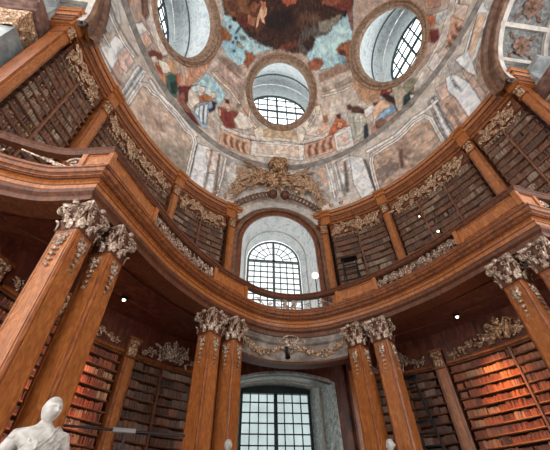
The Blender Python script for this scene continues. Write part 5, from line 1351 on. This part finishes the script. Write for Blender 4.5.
# ------------------------------------------------------------------ lamps, ladders
def spot(x, y, lab, power=120):
    t = empty('spotlight', (x, y, 5.70), lab, 'lamp', 'ceiling spotlights under the gallery')
    mb = MB(); mb.lathe([(0, 5.72), (.13, 5.72), (.13, 5.66), (.10, 5.64)], (x, y, 0), 16); mb.build('rim', M['black'], t)
    mb = MB(); mb.lathe([(.055, 5.655), (.04, 5.61), (0, 5.60)], (x, y, 0), 14); mb.build('bulb', M['lampglow'], t)
    L = bpy.data.lights.new('spot_beam', 'SPOT'); L.energy = power; L.color = (1, .52, .24); L.spot_size = .95; L.spot_blend = 1.0; L.shadow_soft_size = .15
    o = bpy.data.objects.new('spot_beam', L); COL.objects.link(o); o.parent = t; o.location = (0, 0, -.2)
    return t, o
def aim(o, d):
    o.rotation_euler = Vector(d).to_track_quat('-Z', 'Y').to_euler()
for sg in (-1, 1):
    x, y = (5.55, 7.35)
    t, o = spot(sg * x, y, 'small glowing spotlight in the dark ceiling under the %s gallery' % sidew[sg], 1150); aim(o, (sg * .33, .06, -1)); o.data.color = (1, .30, .12) if sg < 0 else (1, .38, .12)
spot_small = []
for i, (px, py, pz, lab) in enumerate(((-4.45, 9.45, 10.13, 'tiny warm reading lamp on the upper shelves left of the window'), (6.3, 7.25, 9.65, 'bright warm reading lamp on the long right gallery bookcase'), (6.03, 7.63, 10.9, 'dimmer reading lamp on the right gallery bookcase, nearer the window'))):
    t = empty('reading_lamp', (px, py, pz), lab, 'lamp', 'reading lamps on the gallery shelves')
    mb = MB(); nx, ny = ell_n(math.atan2(px / EA, py / EB)); mb.tube([(px + nx * .45, py + ny * .45, pz + .1), (px + nx * .2, py + ny * .2, pz + .12), (px, py, pz + .02)], .012, 5); mb.build('arm', M['black'], t)
    mb = MB(); mb.ball((px, py, pz), .05 if i == 1 else .03, 10, 8); mb.build('bulb', M['lampglow'], t)
t = empty('globe_lamp', (1.45, 10.0, 6.5), 'round glowing globe lamp on a thin pole in front of the upper window', 'lamp')
mb = MB(); mb.tube([(1.45, 10.0, 6.5), (1.45, 10.0, 8.75)], .025, 8); mb.lathe([(0, 6.5), (.2, 6.5), (.2, 6.54), (.03, 6.58)], (1.45, 10, 0), 14); mb.build('pole', M['black'], t)
mb = MB(); mb.ball((1.45, 10.0, 8.93), .16, 18, 12); mb.build('globe', M['globe'], t, smooth=True)
# small black spotlight clamped on the swag frieze
t = empty('clamp_spotlight', (-.25, 8.75, 4.6), 'small black spotlight fixed in the middle of the swag frieze', 'lamp')
mb = MB(); mb.box((-.25, 8.72, 4.86), .12, .1, .16); mb.tube([(-.25, 8.7, 4.8), (-.25, 8.6, 4.68)], .02, 6); mb.build('bracket', M['black'], t)
mb = MB(); mb.tube([(-.25, 8.66, 4.72), (-.25, 8.55, 4.58), (-.25, 8.5, 4.5)], [.06, .08, .09], 10); mb.build('lamp_housing', M['black'], t)

def ladder(name, base, top, width, side, rungs, label, group=None, back=None, mat='rail'):
    t = empty(name, base, label, 'ladder', group)
    b, tp, s = Vector(base), Vector(top), Vector(side).normalized() * width / 2
    for q in (-1, 1):
        mb = MB(); mb.tube([b + s * q * 1.15, tp + s * q], .035, 6); mb.build('rail', M[mat], t)
        if back:
            mb = MB(); mb.tube([Vector(back) + s * q * 1.15, tp + s * q], .03, 6); mb.build('rear_rail', M[mat], t)
    for k in range(1, rungs):
        u = k / rungs; c = b.lerp(tp, u); mb = MB(); mb.tube([c - s * 1.1, c + s * 1.1], .03, 6); mb.build('rung', M[mat], t)
    mb = MB(); mb.box(tp + Vector((0, 0, .03)), width + .15, .35, .05, math.atan2(s.y, s.x)); mb.build('top_platform', M[mat], t)
    if name == 'stepladder':
        mb = MB(); mb.box(tp + Vector((0, 0, -1.2)) + (b - tp) * .3, width, .3, .35, math.atan2(s.y, s.x)); mb.build('tool_box', M['black'], t)
    return t
ladder('stepladder', (2.45, 8.5, 6.5), (2.75, 8.9, 9.1), .55, (.9, -.45, 0), 9, 'dark stepladder standing on the gallery right of the window', None, (3.1, 9.4, 6.5), 'black')
ladder('library_ladder', (4.35, 8.3, -Z0), (3.9, 8.95, 4.1), .5, (.8, -.6, 0), 17, 'tall dark library ladder between the right columns and the bookcases', None, (4.9, 9.1, -Z0), 'black')
# black horizontal boom arm low on the left
t = empty('lamp_boom', (-3.9, 3.2, 1.0), 'black horizontal boom arm with a grey joint behind the bald statue', 'lamp arm')
def uh(x, y, z): return (x, y, z)
mb = MB(); mb.tube([(-5.0, 4.2, 1.50), (-3.7, 4.9, 1.55), (-2.9, 5.3, 1.58)], .02, 6); mb.tube([(-3.9, 4.8, -Z0), (-3.9, 4.8, 1.54)], .025, 6); mb.build('boom', M['black'], t)
mb = MB(); mb.tube([(-4.1, 4.69, 1.535), (-3.75, 4.87, 1.55)], .045, 8); mb.build('joint', M['steel'], t)

# ------------------------------------------------------------------ statues
def statue(name, label, loc, rz, plinth_h, scale=1.0, proto=None):
    root = empty(name, (loc[0], loc[1], -Z0), label, 'statue', 'white marble statues', rz)
    # skeleton in metres, z from the soles; figure faces -y
    J = {'pel': (0, 0, .98, .17, .13), 'wai': (.01, .0, 1.12, .155, .115), 'che': (.0, 0, 1.32, .19, .13), 'sho': (0, .01, 1.46, .17, .11), 'nek': (0, -.0, 1.545, .075, .075), 'hdb': (0, -.015, 1.63, .06, .065),
         'lsh': (.20, .01, 1.45, .09, .09), 'lel': (.29, .04, 1.20, .06, .06), 'lwr': (.20, -.16, 1.08, .04, .035), 'lha': (.15, -.22, 1.08, .035, .045),
         'rsh': (-.20, .01, 1.45, .09, .09), 'rel': (-.31, -.02, 1.20, .062, .06), 'rwr': (-.12, -.19, 1.28, .042, .036), 'rha': (-.04, -.22, 1.33, .034, .046),
         'lhi': (.10, 0, .90, .11, .11), 'lkn': (.13, -.04, .50, .075, .08), 'lan': (.13, .02, .10, .05, .05), 'lto': (.14, -.14, .05, .045, .035),
         'rhi': (-.10, 0, .90, .11, .11), 'rkn': (-.14, -.10, .52, .075, .08), 'ran': (-.15, .06, .11, .05, .05), 'rto': (-.18, -.10, .05, .045, .035)}
    E_ = [('pel', 'wai'), ('wai', 'che'), ('che', 'sho'), ('sho', 'nek'), ('nek', 'hdb'), ('sho', 'lsh'), ('lsh', 'lel'), ('lel', 'lwr'), ('lwr', 'lha'), ('sho', 'rsh'), ('rsh', 'rel'), ('rel', 'rwr'), ('rwr', 'rha'),
          ('pel', 'lhi'), ('lhi', 'lkn'), ('lkn', 'lan'), ('lan', 'lto'), ('pel', 'rhi'), ('rhi', 'rkn'), ('rkn', 'ran'), ('ran', 'rto')]
    ks = list(J)
    vs = [J[k][:3] for k in ks]; rad = [J[k][3:] for k in ks]; es = [(ks.index(a), ks.index(b)) for a, b in E_]
    for w, dx in (('lha', 1), ('rha', 1)):     # five separate fingers on each hand
        hx, hy, hz = J[w][:3]
        d0 = Vector(J[w][:3]) - Vector(J[w[0] + 'wr'][:3]); d0.normalize(); sd = Vector((0, 0, 1)); sd = (sd - d0 * sd.dot(d0)).normalized(); cur = d0.cross(sd) * (1 if w[0] == 'r' else -1)
        for f, (off, ln) in enumerate(((.032, .075), (.011, .085), (-.011, .08), (-.031, .062))):
            p = Vector((hx, hy, hz)) + sd * off; prev = ks.index(w)
            for q in range(3):
                p = p + (d0 * (1 - .25 * q) + cur * .3 * q).normalized() * ln / 2.4; vs.append(tuple(p)); rad.append((.011 - .001 * q,) * 2); es.append((prev, len(vs) - 1)); prev = len(vs) - 1
        p = Vector((hx, hy, hz)) - d0 * .02 + sd * .04; prev = ks.index(w)
        for q in range(2):
            p = p + (sd * .8 + d0 * .6).normalized() * .032; vs.append(tuple(p)); rad.append((.013, .013)); es.append((prev, len(vs) - 1)); prev = len(vs) - 1
    me = bpy.data.meshes.new('skin'); me.from_pydata(vs, es, []); o = bpy.data.objects.new('skin', me); COL.objects.link(o)
    md = o.modifiers.new('s', 'SKIN'); md.use_smooth_shade = True
    for i, r in enumerate(rad): me.skin_vertices[0].data[i].radius = r
    me.skin_vertices[0].data[0].use_root = True
    o.modifiers.new('d', 'SUBSURF').levels = 2
    bpy.context.view_layer.update()
    ev = o.evaluated_get(bpy.context.evaluated_depsgraph_get()); em = ev.to_mesh()
    mb = MB(); mb.add([tuple(v.co) for v in em.vertices], [tuple(p.vertices) for p in em.polygons]); ev.to_mesh_clear(); bpy.data.objects.remove(o)
    # head, turned a little to its left
    rt = Matrix.Rotation(.5, 3, 'Z') @ Matrix.Rotation(.12, 3, 'X'); hc = Vector((.01, -.05, 1.695)); rows = []
    for i in range(29):
        t = PI * i / 28; row = []
        for j in range(36):
            a = 2 * PI * j / 36; dx, dy, dz = sin(t) * cos(a), sin(t) * sin(a), cos(t)
            x, y, z = dx * .088, dy * .104, dz * .127
            if dz < 0: x *= 1 - .28 * (-dz) ** 1.5; y *= 1 - .12 * (-dz)
            fr = max(0, -dy) ** 3
            g = lambda cx, cz, sx, sz: math.exp(-((x - cx) / sx) ** 2 - ((z - cz) / sz) ** 2) * fr
            y -= .050 * g(0, -.012, .015, .022) + .022 * g(0, .018, .012, .03)      # nose
            y -= .018 * (g(-.03, .040, .022, .008) + g(.03, .040, .022, .010))        # brows
            y += .034 * (g(-.032, .016, .018, .014) + g(.032, .016, .018, .014))        # eye sockets
            y -= .014 * (g(-.032, .015, .009, .007) + g(.032, .015, .009, .007))        # eyeballs
            y -= .018 * g(0, -.050, .026, .009) + .014 * g(0, -.070, .022, .008); y += .016 * g(0, -.060, .026, .005)   # lips
            y -= .026 * g(0, -.100, .026, .018); x += .012 * (g(.055, -.02, .02, .02) - g(-.055, -.02, .02, .02))                                        # chin
            row.append(hc + rt @ Vector((x, y, z)))
        rows.append(row)
    mb.grid(rows, False, True)
    for s in (-1, 1): mb.ball(hc + rt @ Vector((s * .080, .012, .0)), .03, 8, 6, (.5, .7, 1.2))
    # curved tree trunk support
    body = mb
    b = body.build('figure', M['white'], root, local=True, smooth=True)
    rm = b.modifiers.new('r', 'REMESH'); rm.mode = 'VOXEL'; rm.voxel_size = .0065; rm.use_smooth_shade = True
    sm = b.modifiers.new('sm', 'SMOOTH'); sm.iterations = 1; sm.factor = .5
    bpy.context.view_layer.update(); dg = bpy.context.evaluated_depsgraph_get()
    nm = bpy.data.meshes.new_from_object(b.evaluated_get(dg)); b.modifiers.clear(); b.data = nm; nm.materials.clear(); nm.materials.append(M['white'])
    # drapery over the left shoulder, round the hips and down
    mb = MB(); rows = []
    for i in range(30):
        u = i / 29; row = []
        for j in range(60):
            a = 2 * PI * j / 60; z = 1.10 - 1.0 * u; r = .215 + .10 * u + .014 * sin(9 * a + 3 * u) + .012 * sin(17 * a - 5 * u) * (1 - .3 * u)
            row.append((r * cos(a) * 1.0, r * sin(a) * .78 - .02, z + .05 * cos(a + .8) * (1 - u)))
        rows.append(row)
    mb.grid(rows, False, True)
    rows = []
    for i in range(26):          # sash rising from the hip across the chest over the shoulder
        u = i / 25; c = Vector((-.17 + .40 * u, -.15 - .03 * sin(PI * u), 1.02 + .46 * u)) if u < .8 else Vector((.15 + .05 * (u - .8) * 5, -.14 + .26 * (u - .8) * 5, 1.40 + .13 * sin((u - .8) * 5 * PI * .6)))
        w = .12; rows.append([(c.x + w * (q - .5) * .75, c.y + .015 * sin(q * 19) - .01, c.z - w * (q - .5) * .9) for q in frange(0, 1, 12)])
    mb.grid(rows)
    dr = mb.build('drapery', M['white'], root, local=True, smooth=True); so = dr.modifiers.new('s', 'SOLIDIFY'); so.thickness = .02
    for q in (b, dr): q.location.z = plinth_h / 1.0; q.scale = (scale,) * 3
    mb = MB(); mb.box((0, 0, plinth_h / 2 - .02), .62, .62, plinth_h - .2); mb.box((0, 0, .08), .74, .74, .16); mb.box((0, 0, plinth_h - .06), .72, .72, .12)
    mb.build('plinth', M['marble'], root, local=True)
    return root
s1 = statue('statue', 'life-size white marble statue of a bald man with a raised hand, bottom left corner', (-4.08, 2.02), .35, .93, 1.06)
for x, y, z, lab in ((-2.03, 7.1, 1.55, 'white marble statue whose head just shows left of the lower window'), (2.03, 7.25, 1.62, 'white marble statue whose head just shows below the right column pair')):
    c = copy_tree(s1); c.location = (x, y, 0); c.rotation_euler.z = -.2 * (1 if x < 0 else -1); tag(c, lab)
    for ch in c.children:
        if not ch.name.startswith('plinth'): ch.location.z = z
        else: ch.scale.z = z / .93

# ------------------------------------------------------------------ camera
F_PX, PITCH, YAW, ROLL = 337.5, math.radians(43.62), math.radians(8.37), math.radians(-1.39)
CAM = Vector((-2.171, -2.384, Z0))
Fv = Vector((sin(YAW) * cos(PITCH), cos(YAW) * cos(PITCH), sin(PITCH))); Rv = Vector((cos(YAW), -sin(YAW), 0)); Uv = Rv.cross(Fv)
R2 = Rv * cos(ROLL) + Uv * sin(ROLL); U2 = -Rv * sin(ROLL) + Uv * cos(ROLL)
cd = bpy.data.cameras.new('camera'); cam = bpy.data.objects.new('camera', cd); COL.objects.link(cam)
cd.sensor_width = 36; cd.lens = F_PX / 550 * 36; cd.clip_start = .05; cd.clip_end = 300
cam.matrix_world = Matrix(((R2.x, U2.x, -Fv.x, CAM.x), (R2.y, U2.y, -Fv.y, CAM.y), (R2.z, U2.z, -Fv.z, CAM.z), (0, 0, 0, 1)))
bpy.context.scene.camera = cam

# ------------------------------------------------------------------ books: the 300 that show largest are objects of their own
bpy.context.view_layer.update()
dg = bpy.context.evaluated_depsgraph_get(); sc = bpy.context.scene
def px(p):
    d = Vector(p) - CAM; z = d.dot(Fv); return (275 + F_PX * d.dot(R2) / z, 225 - F_PX * d.dot(U2) / z, z)
rowsum = {}
vis = []
for i, (ph, z, wd, h, col, row, dep) in enumerate(BOOKS):
    x, y = ell(ph, -.15 + dep); p = Vector((x, y, z + h * .5 + Z0)); q = px(p)
    ok = q[2] > 0 and -2 < q[0] < 552 and -2 < q[1] < 452
    if ok:
        d = p - CAM; L = d.length
        hit = sc.ray_cast(dg, CAM, d.normalized(), distance=L - .12)
        ok = not hit[0]
    vis.append(ok)
    if ok: rowsum.setdefault(row, []).append((wd * h / q[2] ** 2, i))
order = sorted(((w, i) for r in rowsum.values() for w, i in r), reverse=True)
chosen = {i for w, i in order[:300]}

def book_mesh(w, h, d):
    """standing book, spine towards -y, rounded spine with raised bands, page block behind the boards"""
    mb = MB(); c = []
    def addc(n, col): c.extend([col] * n)
    prof_ = [(-w / 2, d * .1), (-w * .42, 0), (-w * .2, -.008), (w * .2, -.008), (w * .42, 0), (w / 2, d * .1), (w / 2, d), (-w / 2, d)]
    n = len(prof_); zs = [0, h]
    mb.add([(x, y, z) for z in zs for x, y in prof_], [tuple(range(n))[::-1], tuple(range(n, 2 * n))] + [(k, (k + 1) % n, n + (k + 1) % n, n + k) for k in range(n)])
    return mb
BW = []
proto_meshes = {}
mass = MB()
shelfword = ['top', 'second', 'third', 'fourth', 'fifth', 'sixth', 'seventh', 'eighth', 'ninth', 'tenth', 'eleventh', 'twelfth', 'thirteenth', 'fourteenth', 'fifteenth', 'sixteenth', 'seventeenth']
def bookcol(mbk, col):
    """leather with paler title label and dark bands; returns per vertex colours"""
def make_book(i):
    ph, z, wd, h, col, row, dep = BOOKS[i]
    mb = MB(); d = .24; w = wd; cs = []
    lab = random.Random(i).choice([(.30, .05, .03), (.05, .035, .03), (.45, .30, .12), col])
    seg = [(0, 1), (.04, .8), (.05, 1), (.62, 1), (.63, 0), (.8, 0), (.81, 1), (.95, 1), (.96, .8), (1, 1)]
    prof_ = [(-w / 2, .02), (-w * .38, .004), (0, -.006), (w * .38, .004), (w / 2, .02), (w / 2, d), (-w / 2, d)]; n = len(prof_)
    for t, k in seg:
        for x, y in prof_: mb.v.append((x, y, h * t)); cs.append(lab if (k == 0 and y < .03) else tuple(c * k for c in col))
    for s in range(len(seg) - 1):
        for k in range(n): mb.f.append((s * n + k, s * n + (k + 1) % n, (s + 1) * n + (k + 1) % n, (s + 1) * n + k))
    mb.f.append(tuple(range(n))[::-1]); mb.f.append(tuple((len(seg) - 1) * n + k for k in range(n)))
    mb.c = cs
    o = mb.build('book', M['books'], local=True)
    x, y = ell(ph, -.15 + dep); nx, ny = ell_n(ph); o.location = (x, y, z + Z0); o.rotation_euler.z = math.atan2(ny, nx) - PI / 2
    return o
def tone(c):
    r = c[0]; s = c[0] / max(c[2], .001)
    if s > 7: return 'red-brown' if r < .3 else 'bright russet'
    if s > 3.6: return 'dark brown' if r < .2 else 'tan leather'
    return 'dusky brown' if r < .22 else 'pale'
for i, (ph, z, wd, h, col, row, dep) in enumerate(BOOKS):
    sgn, pa, upper, ri = row
    if i in chosen:
        o = make_book(i)
        bay = 'innermost' if pa < .5 else ('wide' if pa < 1 else 'outermost')
        lv = 'gallery' if upper else 'ground floor'
        lab = '%s book on the %s shelf of the %s %s bookcase, %s' % (tone(col), shelfword[ri], bay, lv, sidew[sgn])
        tag(o, lab, 'book', 'books on the %s shelf of the %s %s bookcase, %s' % (shelfword[ri], bay, lv, sidew[sgn]))
    else:
        x, y = ell(ph, -.15 + dep - .12); nx, ny = ell_n(ph)
        mass.box((x, y, z + h / 2), .24, wd, h, math.atan2(ny, nx)); mass.c.extend([col] * 8)
o = mass.build('books', M['books']); tag(o, 'rows of old leather books filling the remaining shelves of all bookcases', 'books', kind='stuff')

# ------------------------------------------------------------------ light
w = bpy.data.worlds.new('world'); sc.world = w; w.use_nodes = True; nt = w.node_tree; bg = nt.nodes['Background']
bg.inputs[0].default_value = (1.0, .985, .96, 1); bg.inputs[1].default_value = 3.3
sc.view_settings.view_transform = 'Standard'; sc.view_settings.look = 'None'; sc.view_settings.gamma = 1; sc.view_settings.exposure = 0.0
